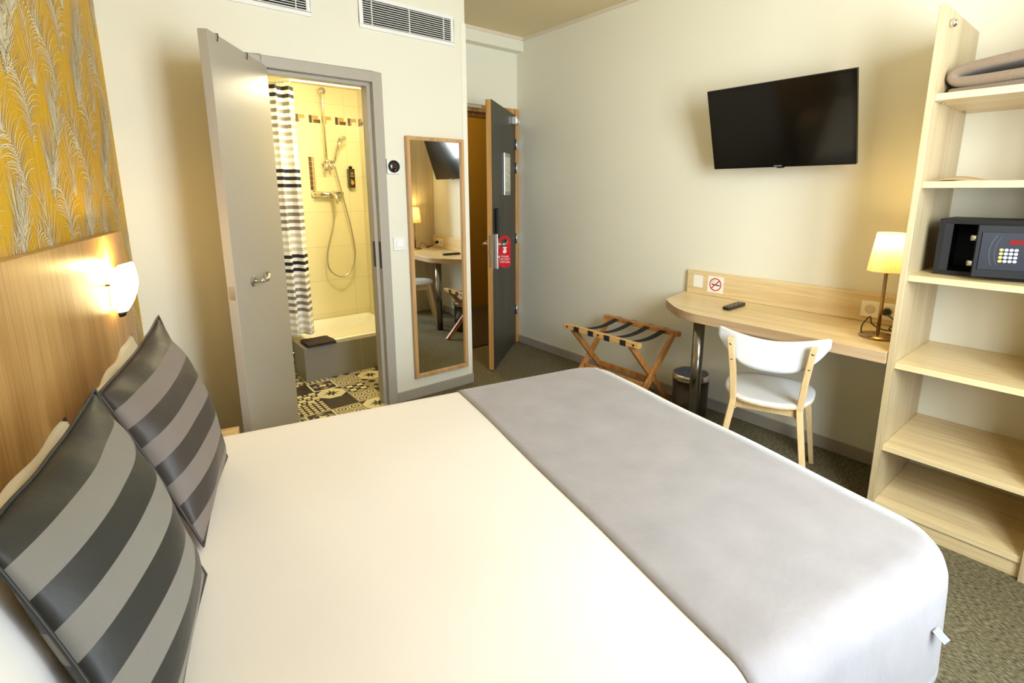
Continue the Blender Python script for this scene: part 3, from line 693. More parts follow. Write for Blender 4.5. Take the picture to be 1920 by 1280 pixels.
for i, s_ in enumerate(('PLEASE', 'DO NOT', 'DISTURB')): text(mb, s_, .020, f2, 0, .085-i*.021)
mb.pface([(-.016, .150), (.016, .150), (.018, .158), (.006, .162), (-.012, .160)], f2)
mb.pface([(-.006, .142), (.008, .144), (.009, .152), (-.004, .152)], f2)
mb.pface([(-.015+.0, .116), (-.002, .110), (.012, .118), (.016, .132), (.008, .144), (-.006, .142), (-.014, .130)], f2)
mb.build('printed_text', None, hg, recalc=False)
# corridor beyond
OLV = mat('corridor_olive', srgb(150, 118, 34), 0.7)
mb = MB(); mb.box(1.2, 4.4, 2.08, 2.16, 0, 2.7); struct(mb.build('wall_corridor', OLV), 'olive corridor wall')
mb = MB(); mb.box(1.42, 1.5, .74, 2.08, 0, 2.7); mb.box(4.3, 4.4, .74, 2.08, 0, 2.7); mb.box(XW+.1, 4.4, .64, .74, 0, 2.7); struct(mb.build('wall_corridor_end', OLV))
l = bpy.data.lights.new('corridor_fill', 'POINT'); l.energy = 45; l.color = (1, .82, .42); l.shadow_soft_size = .1  # fill light added to brighten the dark corridor, no visible fixture
lo = bpy.data.objects.new('corridor_fill', l); C.objects.link(lo); lo.location = (1.75, 1.45, 2.5)
mb = MB(); mb.box(1.2, 4.4, .70, 2.16, -.06, 0.0); struct(mb.build('floor_corridor', mat('corridor_carpet', srgb(64, 50, 34), .95, noise=.2, nscale=60)))
mb = MB(); mb.box(1.2, 4.4, .74, 2.16, 2.7, 2.76); struct(mb.build('ceiling_corridor', CEIL))
mb = MB(); mb.box(1.50, 2.33, .69, .715, 0, .006); struct(mb.build('trim_5', mat('threshold_metal', srgb(50, 42, 32), .4, .6)), 'dark threshold strip of the entrance')

# ------------------------------------------------------------------ headboard and wall lamp
hbd = MB(); S0, S1 = .305, SL-.1
ps = [hpt(S0, .002, 0), hpt(S1, .002, 0), hpt(S1, .040, 0), hpt(S0, .040, 0)]
hbd.prism([(q.x, q.y) for q in ps], .0, 1.236)
tag(hbd.build('headboard', HEADW, bevel=.0015), 'wide oak veneer headboard panel fixed to the wallpapered wall', 'headboard')
wlp = thing('wall_lamp', 'lit white glass wall lamp on the far end of the headboard', 'wall lamp', hpt(.575, .04, 0))
wlp.rotation_euler = (0, 0, -HA)                       # local x into the room, local y away from the camera
mb = MB(); prof = [(.945, .028, .025), (.957, .040, .034), (.985, .056, .050), (1.015, .066, .062), (1.045, .071, .070), (1.075, .070, .071), (1.103, .064, .066), (1.115, .058, .060)]
rings = []
for z, ry, rx in prof: rings.append([mb.v(.016+rx*sin(pi*k/20), -ry*cos(pi*k/20), z+.018*sin(pi*k/20)*(1 if z > 1.1 else 0)) for k in range(21)])
for A_, B_ in zip(rings, rings[1:]):
    for k in range(20): mb.f([A_[k], A_[k+1], B_[k+1], B_[k]]).smooth = True
gl = mb.build('glass_shade', mat('lit_opal_glass', srgb(255, 250, 236), .3, emit=(1, .78, .38, 1), estr=13), wlp, recalc=False)
sm = gl.modifiers.new('solid', 'SOLIDIFY'); sm.thickness = .003
mb = MB(); mb.box(.0, .012, -.04, .04, .97, 1.08); mb.build('wall_plate', WHITEP, wlp, bevel=.004)
mb = MB(); rs_ = []
for z, r_ in ((.924, .012), (.927, .02), (.948, .030)): rs_.append([mb.v(.016+r_*.85*sin(pi*k/12), -r_*cos(pi*k/12), z) for k in range(13)])
for A_, B_ in zip(rs_, rs_[1:]):
    for k in range(12): mb.f([A_[k], A_[k+1], B_[k+1], B_[k]]).smooth = True
    mb.f([A_[0], B_[0], B_[12], A_[12]])
mb.f(rs_[0][::-1]); mb.f(rs_[-1]); mb.build('bottom_cap', BLACK, wlp)
mb = MB(); mb.tube([(.002, -.078, 1.06), (.018, -.078, 1.06)], .004, 8); mb.build('fixing_screw', mat('screw_bronze', srgb(110, 84, 50), .4, .8), wlp)
l = bpy.data.lights.new('wall_lamp_bulb', 'POINT'); l.energy = 2.4; l.color = (1, .72, .30); l.shadow_soft_size = .02
lo = bpy.data.objects.new('wall_lamp_bulb', l); C.objects.link(lo); lo.location = hpt(.575, .04+.045, 1.125)

# ------------------------------------------------------------------ bed
BA = radians(11.5); BF = Vector((1.378, -1.285, 0)); ba = Vector((-cos(BA), sin(BA), 0)); bb = Vector((-sin(BA), -cos(BA), 0))
BW, BLn, BZT = 1.64, 2.02, .515
bed = thing('bed', 'wide double bed made up with white cotton covers', 'bed', BF); bed.rotation_euler = (0, 0, 0)
def bp_(a, b, z): return ba*a+bb*b+Vector((0, 0, z))     # local to BF: a from foot towards head, b from far side towards camera
RC, RR = .20, .075
def bmin(a): return 0 if a >= RC else RC-sqrt(max(0, RC*RC-(RC-a)**2))
def fdrop(a): return 0 if a >= RR else RR-sqrt(max(0, RR*RR-(RR-a)**2))
def wrink(a, b): return .004*sin(3.1*a+1.7*b)+.003*sin(7*b-2*a+1)+.0015*sin(19*a+5*b)
def section(a, off=0.0, zbot=.14, flare=.012, nmid=46):
    """cross-section across the bed at distance a from the foot, far side to near side"""
    b0 = bmin(max(a, 0)); fd_ = fdrop(max(a, 0)); zt = BZT-fd_; out = []
    zs = [zbot+(zt-RR-zbot)*k/7 for k in range(7)]
    for k, z in enumerate(zs): out.append((b0-off-flare*(1-k/7), z))
    for k in range(9):
        p_ = k/8*pi/2; out.append((b0+RR*(1-cos(p_))-off*cos(p_), zt-RR+RR*sin(p_)+off*sin(p_)))
    left = out[:]
    mid = [(b0+RR+(BW-2*b0-2*RR)*k/nmid, zt+off+wrink(a, BW*k/nmid)*min(1, 4*min(k, nmid-k)/nmid)) for k in range(1, nmid)]
    right = [(BW-x, z) for x, z in left[::-1]]
    return left+mid+right
def cloth(name, arange, m, parent, off, zb, label=None, cat=None, foot=True, solid=.004, skew=0):
    mb = MB(); rows = []
    if foot:
        for z in (zb, zb+.1, zb+.2):
            s_ = section(0, off, zb); rows.append([bp_(-.012*(1-(z-zb)/.3)-.004, max(bmin(0)-.0, min(BW-bmin(0), x)), min(zz, max(z, zb))) for x, zz in s_])
    for a in arange: rows.append([bp_(a+skew*a*(x/BW)**2, x, z) for x, z in section(a, off, zb)])
    V = [[mb.v(*p) for p in r] for r in rows]
    for r0, r1 in zip(V, V[1:]):
        for k in range(len(r0)-1):
            if (r0[k].co-r0[k+1].co).length < 1e-6 and (r1[k].co-r1[k+1].co).length < 1e-6: continue
            f_ = mb.f([r0[k], r0[k+1], r1[k+1], r1[k]])
            if f_: f_.smooth = True
    o = mb.build(name, m, parent, smooth=True)
    if solid: q = o.modifiers.new('solid', 'SOLIDIFY'); q.thickness = solid; q.offset = -1
    return o
ar = [0, .003, .008, .015, .025, .04, .06, .075]+[.075+i*(BLn-.075)/40 for i in range(1, 41)]
cloth('duvet', ar, SHEET, bed, 0, .16)
mb = MB(); 
def bbox_(m_, a0, a1, b0, b1, z0, z1):
    c = bp_((a0+a1)/2, (b0+b1)/2, (z0+z1)/2); m_.obox(c, ba, bb, (0, 0, 1), (a1-a0)/2, (b1-b0)/2, (z1-z0)/2)
bbox_(mb, .05, BLn-.0, .05, BW-.05, .30, .485); mb.build('mattress', mat('mattress_ticking', srgb(230, 228, 224), .8), bed, bevel=.03, seg=3)
mb = MB(); bbox_(mb, .06, BLn, .06, BW-.06, .08, .29); mb.build('bed_base', mat('base_grey', srgb(110, 104, 98), .9), bed, bevel=.01)
for a_ in (.2, BLn-.2):
    for b_2 in (.2, BW-.2):
        mb = MB(); q = bp_(a_, b_2, 0); mb.tube([q, q+Vector((0, 0, .085))], .025, 12); mb.build('leg', BLACK, bed)
# little striped laundry tag at the foot corner
mb = MB(); q = bp_(.33, BW+.012, .40)
tg = MB(); tg.use(mat('tag_blue', srgb(120, 150, 200), .7))
for k in range(5):
    tg.use(mat('tag_blue', srgb(120, 150, 200), .7) if k % 2 else mat('tag_white', srgb(232, 236, 244), .7))
    a0, a1 = -.0+k*.005, -.0+(k+1)*.005
    p0 = bp_(.21+a0, BW+.014, .375); p1 = bp_(.21+a1, BW+.014, .375); dn = bb*.026+Vector((0, 0, -.014))
    tg.f([tg.v(*p0), tg.v(*p1), tg.v(*(p1+dn)), tg.v(*(p0+dn))])
o_ = tg.build('laundry_tag', None, bed, recalc=False); q = o_.modifiers.new('solid', 'SOLIDIFY'); q.thickness = .001
# runner
VEL = mat('grey_velvet', srgb(150, 145, 146), .7, noise=.2, nscale=8, bump=.15, bscale=60, sheen=.35)
rn = cloth('bed_runner', [.082+i*(.815-.082)/26 for i in range(27)], VEL, None, .006, .20, foot=False, skew=.03)
rn.location = BF; tag(rn, 'grey velvety bed runner laid across the foot of the bed', 'bed runner')
# ------------------------------------------------------------------ cushions and pillows
def cushion(name, TN, TF, BFc, BN, T, ms, label, cat, nstripe=8, piping=None, origin=None, group=None, pinch=.05, seed=0, sag=.0):
    TN, TF, BFc, BN = map(Vector, (TN, TF, BFc, BN)); c = (TN+TF+BFc+BN)/4; org = Vector((c.x, c.y, min(BFc.z, BN.z)))
    t = thing(name, label, cat, org, group=group)
    n = ((TF-TN).cross(BN-TN)).normalized()
    if n.dot(Vector((-.59, -3.04, 1.4))-c) < 0: n = -n
    mb = MB(); NU = 28; per = 4; NV = nstripe*per; rnd = random.Random(seed); ph = [rnd.uniform(0, 6) for _ in range(6)]
    def pos(u, v, sd):
        # pinch: edges bow inwards between the corners
        uu = .5+(u-.5)*(1-pinch*sin(pi*v)); vv = .5+(v-.5)*(1-pinch*sin(pi*u))
        p = (TN*(1-uu)+TF*uu)*(1-vv)+(BN*(1-uu)+BFc*uu)*vv
        e = max(0, (1-abs(2*u-1)**2.4))*max(0, (1-abs(2*v-1)**2.4)); p = p+(n*.004*sin(17*u+ph[3])+Vector((0, 0, .003*sin(23*u+ph[4]))))*(1-v)**2*(1 if piping is None else .25)
        th_ = T*e**.78
        wr = .006*sin(9*u+4*v+ph[0])*sin(5*v+ph[1])*min(1, e*3)+.004*sin(22*u*(1-v)+ph[2])*(1-e)*min(1, e*6)
        return p+n*sd*(th_+(wr if sd > 0 else 0))-Vector((0, 0, sag*e))-org
    for sd in (1, -1):
        G = [[mb.v(*pos(i/NU, j/NV, sd)) for i in range(NU+1)] for j in range(NV+1)]
        for j in range(NV):
            mb.use(ms[(j//per) % len(ms)])
            for i in range(NU): mb.f([G[j][i], G[j][i+1], G[j+1][i+1], G[j+1][i]]).smooth = True
    bmesh.ops.remove_doubles(mb.bm, verts=mb.bm.verts, dist=1e-5)
    mb.build('cover', None, t)
    if piping:
        pp = [pos(i/NU, 0, 0) for i in range(NU)]+[pos(1, j/NV, 0) for j in range(NV)]+[pos(1-i/NU, 1, 0) for i in range(NU)]+[pos(0, 1-j/NV, 0) for j in range(NV)]
        m2 = MB(); m2.tube(pp, .0035, 6, closed=True); m2.build('piping', piping, t)
    return t
def satin(name, col, rough): return mat(name, col, rough, noise=.06, nscale=14, bump=.15, bscale=25, sheen=.04)
CD1, CL1 = satin('satin_charcoal', srgb(42, 42, 39), .5), satin('felt_grey', srgb(128, 124, 116), .7)
CD2, CL2 = satin('satin_brown_charcoal', srgb(58, 51, 46), .5), satin('felt_taupe', srgb(122, 111, 104), .7)
cushion('cushion', (-.775, -2.085, .93), (-.642, -1.60, .965), (-.500, -1.786, .535), (-.62, -2.26, .535), .082, [CD1, CL1], 'charcoal and grey striped cushion nearest the camera', 'cushion', 8, CD1, group='striped cushions on the bed', seed=1)
cushion('cushion', (-.640, -1.505, .925), (-.475, -1.03, 1.0), (-.358, -1.225, .54), (-.488, -1.665, .532), .082, [CD2, CL2], 'brown-grey striped cushion leaning nearer the wall lamp', 'cushion', 8, CD2, group='striped cushions on the bed', seed=2)
cushion('pillow', (-.680, -1.46, .875), (-.552, -.875, .918), (-.460, -1.02, .53), (-.585, -1.52, .53), .055, [PILLOWM], 'white pillow behind the far striped cushion, under the wall lamp', 'pillow', 8, None, group='white pillows against the headboard', seed=3, pinch=.02)
cushion('pillow', (-.872, -2.27, .885), (-.70, -1.54, .90), (-.60, -1.62, .53), (-.745, -2.33, .53), .05, [PILLOWM], 'white pillow behind the cushion nearest the camera', 'pillow', 8, None, group='white pillows against the headboard', seed=4, pinch=.02)

# ------------------------------------------------------------------ bedside table between bed and back wall
bt = thing('bedside_table', 'small oak bedside table beyond the far side of the bed', 'bedside table', (-.40, -.74, 0), -HA)
mb = MB(); mb.box(-.15, .15, -.115, .115, .378, .40); mb.build('tabletop', OAK_X, bt, bevel=.0015)
mb = MB(); mb.box(-.15, .15, .105, .115, .0, .378); mb.box(-.15, -.13, -.115, .105, 0, .378); mb.box(.13, .15, -.115, .105, 0, .378); mb.build('body', OAK_Z, bt)
mb = MB(); mb.box(-.13, .13, -.115, .105, .18, .20); mb.build('shelf', OAK_X, bt)

# ------------------------------------------------------------------ television
TN_ = Vector((-0.95186, 0, -0.30653)); TU = Vector((-.3065, 0, .9519)); TR = Vector((0, -1, 0))
tvc = Vector((2.169, -1.740, 1.730)); t = thing('television', 'black flat television tilted down on the cream wall', 'television', tvc)
hw, hh = .367, .217
mb = MB(); mb.obox(-TN_*.012, TR, TU, TN_, hw, hh, .012); tb = mb.build('casing', mat('tv_gloss_black', srgb(10, 9, 9), .12), t, bevel=.003)
mb = MB(); mb.obox(-TN_*.037+TU*-.01, TR, TU, TN_, hw*.72, hh*.7, .014); mb.build('rear_housing', BLACK, t, bevel=.01)
mb = MB(); mb.obox(TN_*.0006, TR, TU, TN_, hw-.014, hh-.016, .0006); 
mb.build('screen', mat('tv_screen', srgb(8, 8, 7), .10, spec=.6), t)
mb = MB(); mb.use(mat('tv_logo', srgb(190, 190, 196), .4)); text(mb, 'SAMSUNG', .009, (TN_*.0015, TR, TU), 0, -hh+.008); mb.build('logo', None, t, recalc=False)
mb = MB(); mb.obox(-TU*(hh+.003)+TR*.01-TN_*.01, TR, TU, TN_, .018, .003, .006); mb.build('sensor', BLACK, t)
mb = MB(); c_ = Vector((XW, tvc.y, tvc.z))-tvc
mb.box(c_.x-.012, c_.x-.0005, -.06, .06, -.11, .11); mb.beam(c_+Vector((-.01, 0, 0)), -TN_*.045, .05, .06); mb.obox(-TN_*.053, TR, TU, TN_, .1, .1, .004); mb.build('wall_bracket', BLACK, t)

# ------------------------------------------------------------------ desk
zd = .753
dk = thing('desk', 'wall-mounted oak desk with a chamfered left end on a steel leg', 'desk', (XW, -1.8, 0))
def roundpoly(pts, r, n=6):
    out = []; N = len(pts)
    for i in range(N):
        p, a, b = Vector(pts[i]), Vector(pts[i-1]), Vector(pts[(i+1) % N]); rr = r[i]
        if rr <= 0: out.append(tuple(p)); continue
        d0, d1_ = (a-p).normalized(), (b-p).normalized()
        s_, e_ = p+d0*rr, p+d1_*rr
        for k in range(n+1):
            t_ = k/n; out.append(tuple(s_*(1-t_)**2+p*2*t_*(1-t_)+e_*t_**2))
    return out
pl = [(0-.001, .645), (-.335, .572), (-.495, .395), (-.545, .27), (-.545, -.638), (-.001, -.638)]
mb = MB(); P_ = roundpoly(pl, [0, .03, .07, .05, 0, 0])
a_ = [mb.v(x, y, zd-.048) for x, y in P_]; b_ = [mb.v(x, y, zd) for x, y in P_]
mb.use(OAK_Y); mb.f(b_); mb.f(a_[::-1]); mb.use(OAK_EDGE)
for i in range(len(P_)): mb.f([a_[i], a_[(i+1) % len(P_)], b_[(i+1) % len(P_)], b_[i]])
mb.build('desktop', None, dk, bevel=.002)
mb = MB(); mb.box(-.030, -.001, -.638, .625, zd+.0005, .90)
mb.build('backsplash', OAK_Y, dk, bevel=.003)
mb = MB(); mb.lathe([(.031, .004), (.031, zd-.048)], (-.44, .27, 0), 28); mb.build('leg', mat('desk_leg_steel', (.30, .28, .26, 1), .22, 1.0), dk)
# stickers
def sticker(name, y, z, w_, h_, label, cat):
    o = thing(name, label, cat, (XW-.0305, y, z)); mb = MB(); mb.box(-.0008, 0, -w_/2, w_/2, -h_/2, h_/2); mb.build('sticker_sheet', PAPER, o); return o
sticker('small_sticker', -1.256, .835, .066, .078, 'small white square sticker at the left end of the desk backsplash', 'sticker')
ns = sticker('no_smoking_sign', -1.376, .828, .106, .102, 'white no smoking sign with red ring on the desk backsplash', 'sign')
fr = (Vector((-.0012, 0, 0)), Vector((0, -1, 0)), Vector((0, 0, 1)))
mb = MB(); mb.use(INK); mb.pface([(-.026, -.004), (.030, -.008), (.030, -.001), (-.026, .003)], fr); mb.use(mat('sign_grey', srgb(120, 120, 120), .5))
def ringp(mb_, cx, cy, r0, r1, fr_, n=36, a0=0, a1=2*pi):
    for k in range(n):
        a, b = a0+(a1-a0)*k/n, a0+(a1-a0)*(k+1)/n
        mb_.pface([(cx+r0*cos(a), cy+r0*sin(a)), (cx+r1*cos(a), cy+r1*sin(a)), (cx+r1*cos(b), cy+r1*sin(b)), (cx+r0*cos(b), cy+r0*sin(b))], fr_)
ringp(mb, -.008, .020, .007, .0085, fr, 16, 0, 5); ringp(mb, -.019, .012, .006, .0075, fr, 14, 0, 5)
mb.build('cigarette_print', None, ns, recalc=False)
mb = MB(); fr2 = (Vector((-.0016, 0, 0)), fr[1], fr[2]); mb.use(RED); ringp(mb, 0, 0, .034, .0405, fr2); mb.pface([(-.028, -.023), (-.023, -.028), (.028, .023), (.023, .028)], fr2); mb.build('red_ring', None, ns, recalc=False)
# sockets
so = thing('wall_socket', 'cream double socket outlet on the desk backsplash beside the lamp', 'socket', (XW-.031, -2.255, .822))
mb = MB(); mb.box(-.009, 0, -.078, .078, -.041, .041); pl_ = mb.build('plate', mat('socket_ivory', srgb(250, 244, 224), .35), so, bevel=.004)
for sy in (-.036, .036):
    mb = MB(); mb.lathe([(.024, -.0095), (.022, -.0092), (.021, -.004), (0.0, -.004)], (0, -sy, 0), 24, ax='x'); rc_ = mb.build('receptacle', mat('socket_inner', srgb(214, 204, 176), .4), so)
    mb = MB()
    for yy, zz in ((-.0095, -.003), (.0095, -.003), (0, .011)): mb.lathe([(.0, -.0046), (.0038, -.0044), (.0038, -.003)], (0, -sy+yy, zz), 10, ax='x')
    mb.build('pin_hole', INK, rc_)
# desk lamp
dl = thing('desk_lamp', 'lit table lamp with pleated cream shade and brass stand on the desk', 'desk lamp', (2.065, -2.335, zd))
BR = mat('antique_brass', (.42, .29, .15, 1), .25, 1.0)
mb = MB(); mb.lathe([(.0, .0005), (.070, .0005), (.073, .004), (.070, .010), (.02, .013), (.009, .02)], (0, 0, 0), 36); mb.build('base', BR, dl)
mb = MB(); mb.lathe([(.0075, .015), (.0075, .335), (.006, .34), (.006, .36)], (0, 0, 0), 16); mb.build('stem', BR, dl)
mb = MB(); n_ = 72; R0, R1 = .072, .052; zz0, zz1 = .30, .468
ra = []
for z, r_ in ((zz0, R0), (zz0+.006, R0), (zz1-.006, R1), (zz1, R1)):
    ra.append([mb.v((r_+(.0012 if k % 2 else -.0008))*cos(2*pi*k/n_), (r_+(.0012 if k % 2 else -.0008))*sin(2*pi*k/n_), z) for k in range(n_)])
for A_, B_ in zip(ra, ra[1:]):
    for k in range(n_): mb.f([A_[k], A_[(k+1) % n_], B_[(k+1) % n_], B_[k]])
def shade_mat():
    m = bpy.data.materials.new('pleated_shade'); m.use_nodes = True; nt = m.node_tree; nt.nodes.remove(nt.nodes['Principled BSDF'])
    out = nt.nodes['Material Output']; d = nt.nodes.new('ShaderNodeBsdfDiffuse'); d.inputs[0].default_value = srgb(250, 236, 190)
    tr = nt.nodes.new('ShaderNodeBsdfTranslucent'); tr.inputs[0].default_value = srgb(255, 238, 176)
    mx = nt.nodes.new('ShaderNodeMixShader'); mx.inputs[0].default_value = .42
    nt.links.new(d.outputs[0], mx.inputs[1]); nt.links.new(tr.outputs[0], mx.inputs[2]); nt.links.new(mx.outputs[0], out.inputs[0]); return m
mb.build('lamp_shade', shade_mat(), dl)
CTP = mat('cream_tape', srgb(240, 224, 176), .6)
for z, r_ in ((zz0+.001, R0), (zz1-.001, R1)):
    mb = MB(); mb.tube([(r_*cos(2*pi*k/36), r_*sin(2*pi*k/36), z) for k in range(36)], .0016, 6, closed=True); mb.build('shade_ring', CTP, dl)
mb = MB(); mb.lathe([(.008, .36), (.013, .375), (.02, .39), (.022, .405), (.016, .42), (0.0, .428)], (0, 0, 0), 20); mb.build('bulb', mat('bulb_glow', srgb(255, 240, 210), .4, emit=(1, .82, .45, 1), estr=14), dl)
l = bpy.data.lights.new('desk_lamp_bulb', 'POINT'); l.energy = 4.2; l.color = (1, .70, .26); l.shadow_soft_size = .025
lo = bpy.data.objects.new('desk_lamp_bulb', l); C.objects.link(lo); lo.location = (2.065, -2.335, zd+.44)
# cable and plug of the lamp
cb = MB(); cpts = [(-.0, .065, .008), (.02, .07, .04), (.06, .055, .075), (.12, .06, .03), (.14, .02, .006), (.16, -.03, .006), (.19, -.05, .012), (.20, -.01, .02), (.16, .0, .008), (.15, -.04, .01), (.19, -.06, .02), (.22, -.02, .03), (.235, .03, .06), (.25, .045, .075)]
sm_ = []
for i in range(len(cpts)-1):
    q = [Vector(cpts[max(0, min(len(cpts)-1, i+d))]) for d in (-1, 0, 1, 2)]
    for k in range(6):
        u = k/6; sm_.append(.5*((2*q[1])+(-q[0]+q[2])*u+(2*q[0]-5*q[1]+4*q[2]-q[3])*u*u+(-q[0]+3*q[1]-3*q[2]+q[3])*u**3))
cb.tube(sm_, .003, 8); cb.build('cable', mat('dark_cable', srgb(46, 28, 24), .4), dl)
mb = MB(); mb.tube([(.228, .044, .069), (.262, .044, .069)], [.012, .0185], 14); mb.build('plug', BLACK, dl)
# remote
rm = thing('remote_control', 'small black remote control lying on the desk', 'remote control', (2.13, -1.618, zd), radians(3))
mb = MB(); mb.prism(roundpoly([(-.098, -.022), (.098, -.024), (.098, .024), (-.098, .022)], [.012]*4, 4), .0005, .019); mb.build('body', mat('remote_black', srgb(26, 22, 20), .3), rm, bevel=.003)
for i in range(9):
    for j in range(3):
        if (i in (4,) and j != 1): continue
        mb = MB(); mb.lathe([(.0045, 0), (.0045, .0016), (.003, .0022), (.0, .0022)], (-.06+i*.017, -.012+j*.012, .0188), 10); mb.build('button', mat('button_grey', srgb(96, 92, 88), .5) if (i+j) % 3 else mat('button_light', srgb(150, 146, 140), .5), rm)

# ------------------------------------------------------------------ open shelving unit
su = thing('shelving_unit', 'tall open oak shelving unit at the right end of the desk', 'shelves', (XW, -2.44, 0))
XS, XH = -.528, -.508
for y0, nm in ((-.022, 'side_panel'), (-.512, 'side_panel')):
    mb = MB(); mb.box(XS, -.0015, y0, y0+.022, 0, 2.052); mb.build(nm, OAK_Z, su, bevel=.0015)
for z in (1.726, 1.410, 1.049, .685, .321, .062):
    mb = MB(); mb.box(XH+(.0 if z > .1 else -.004), -.0015, -.4895, -.0225, z, z+.025); s_ = mb.build('shelf', OAK_Y, su, bevel=.0015)
    for x in (-.44, -.10):
        for y in (-.034, -.478):
            if z > 1.7: mb = MB(); mb.tube([(x, y, z-.0005), (x, y, z-.008)], .004, 8); mb.build('shelf_pin', STEEL, s_)
mb = MB(); mb.box(XH+.006, XH+.024, -.4895, -.0225, 0.0, .0615); mb.build('plinth', OAK_Y, su)
mb = MB(); mb.tube([(-.455, -.0225, 2.0), (-.455, -.040, 2.0)], .014, 20); mb.tube([(-.455, -.040, 2.0), (-.455, -.043, 2.0)], .010, 16); mb.build('rod_fitting', CHROME, su)
# safe on the third shelf
ZS = 1.0745
sf = thing('safe', 'open black electronic safe with keypad on the shelf', 'safe', (2.06, -2.685, ZS))
GUN = mat('hammered_black', srgb(20, 19, 18), .42, noise=.5, nscale=350, bump=.35, bscale=500, spec=.3)
SX0, SX1, SY, SH = -.085, .165, .172, .218; tk = .018
mb = MB(); mb.box(SX0, SX1, -SY, SY, 0, tk); mb.box(SX0, SX1, -SY, SY, SH-tk, SH); mb.box(SX0, SX1, -SY, -SY+tk, tk, SH-tk); mb.box(SX0, SX1, SY-tk, SY, tk, SH-tk); mb.box(SX1-tk, SX1, -SY+tk, SY-tk, tk, SH-tk)
mb.build('body', GUN, sf)
mb = MB(); 
mb.box(SX0+.001, SX0+.004, SY-tk-.026, SY-tk, tk, SH-tk); mb.build('inner_lip', mat('lip_steel_blue', srgb(60, 64, 72), .3, .5), sf)
sdr = thing('safe_door', None, None, (SX0-.004, -SY+.01, 0)); sdr.parent = sf; bpy.data.objects.remove(sdr)
# door hinged at the far right, swung into the room
HG = Vector((SX0-.006, -SY+.012, 0)); an = radians(22); ddir = Vector((-sin(an), cos(an), 0)); dnn = Vector((-cos(an), -sin(an), 0)); DW = .218
def dp(s, z, o): return HG+ddir*s+dnn*o+Vector((0, 0, z))
mb = MB(); mb.obox(dp(DW/2, SH/2, .004), ddir, dnn, (0, 0, 1), DW/2, .004, SH/2-.014); sdoor = mb.build('door', mat('safe_door_black', srgb(12, 10, 9), .5, spec=.2), sf, bevel=.002)
mb = MB(); mb.obox(dp(DW/2+.0, SH/2, -.012), ddir, dnn, (0, 0, 1), DW/2-.014, .012, SH/2-.03); mb.build('door_core', mat('core_brown', srgb(34, 26, 20), .5), sdoor)
for z in (.062, .155):
    mb = MB(); mb.tube([dp(DW-.014, z, -.012), dp(DW+.012, z, -.012)], .010, 14); mb.build('bolt', ALU, sdoor)
mb = MB(); mb.obox(dp(.105, SH/2+.002, .0095), ddir, dnn, (0, 0, 1), .10, .002, .068); kp = mb.build('control_panel', mat('panel_navy', srgb(20, 21, 34), .45, spec=.2), sdoor, bevel=.001)
frk = (dp(.105, SH/2, .0122), -ddir, Vector((0, 0, 1)))
for i in range(4):
    for j in range(4):
        mb = MB(); mb.use(mat('key_yellow', srgb(226, 230, 60), .4) if i == 0 else mat('key_white', srgb(226, 232, 240), .4))
        cx, cy = -.040+i*.0135, .008-j*.0135; mb.pface([(cx+.0056*cos(a), cy+.0050*sin(a)) for a in [k*pi/8 for k in range(16)]], frk)
        o_ = mb.build('key', None, kp, recalc=False); q = o_.modifiers.new('solid', 'SOLIDIFY'); q.thickness = .0012
mb = MB(); mb.use(mat('display_red', srgb(120, 14, 8), .5, spec=.1)); mb.pface([(-.022, .028), (.02, .028), (.02, .044), (-.022, .044)], frk); mb.build('display', None, kp, recalc=False)
mb = MB(); mb.use(mat('handle_grey', srgb(92, 92, 98), .4)); ringp(mb, .045, 0, .118, .1188, frk, 20, radians(150), radians(205)); ringp(mb, .06, 0, .118, .1186, frk, 20, radians(152), radians(203)); mb.build('handle_line', None, kp, recalc=False)
# folded blanket on the top shelf
def fold_strip(name, path, y0, y1, t, m, parent, seed=1):
    """thick cloth following a side profile path [(x,z)], extruded along y with waviness"""
    mb = MB(); N = len(path); NY = 16; rnd = random.Random(seed); rows = []
    for k in range(NY+1):
        v = k/NY; y = y0+(y1-y0)*v; ring = []
        L_, R_ = [], []
        for i in range(N):
            a, b = Vector(path[max(0, i-1)]), Vector(path[min(N-1, i+1)]); d = (b-a).normalized(); nn = Vector((-d.y, d.x))
            p = Vector(path[i]); L_.append(p+nn*t/2); R_.append(p-nn*t/2)
        for q in L_+R_[::-1]: ring.append(mb.v(q.x, y, q.y))
        rows.append(ring)
    n_ = len(rows[0])
    for A_, B_ in zip(rows, rows[1:]):
        for i in range(n_): mb.f([A_[i], A_[(i+1) % n_], B_[(i+1) % n_], B_[i]])
    mb.f(rows[0][::-1]); mb.f(rows[-1]); o = mb.build(name, m, parent, smooth=True)
    s_ = o.modifiers.new('sub', 'SUBSURF'); s_.levels = 1; s_.render_levels = 2
    return o
FELT = mat('taupe_felt', srgb(138, 119, 98), .95, noise=.12, nscale=300, bump=.5, bscale=400, sheen=.3)
bk = thing('folded_blanket', 'taupe felt blanket folded on the top shelf', 'blanket', (2.10, -2.695, 1.752))
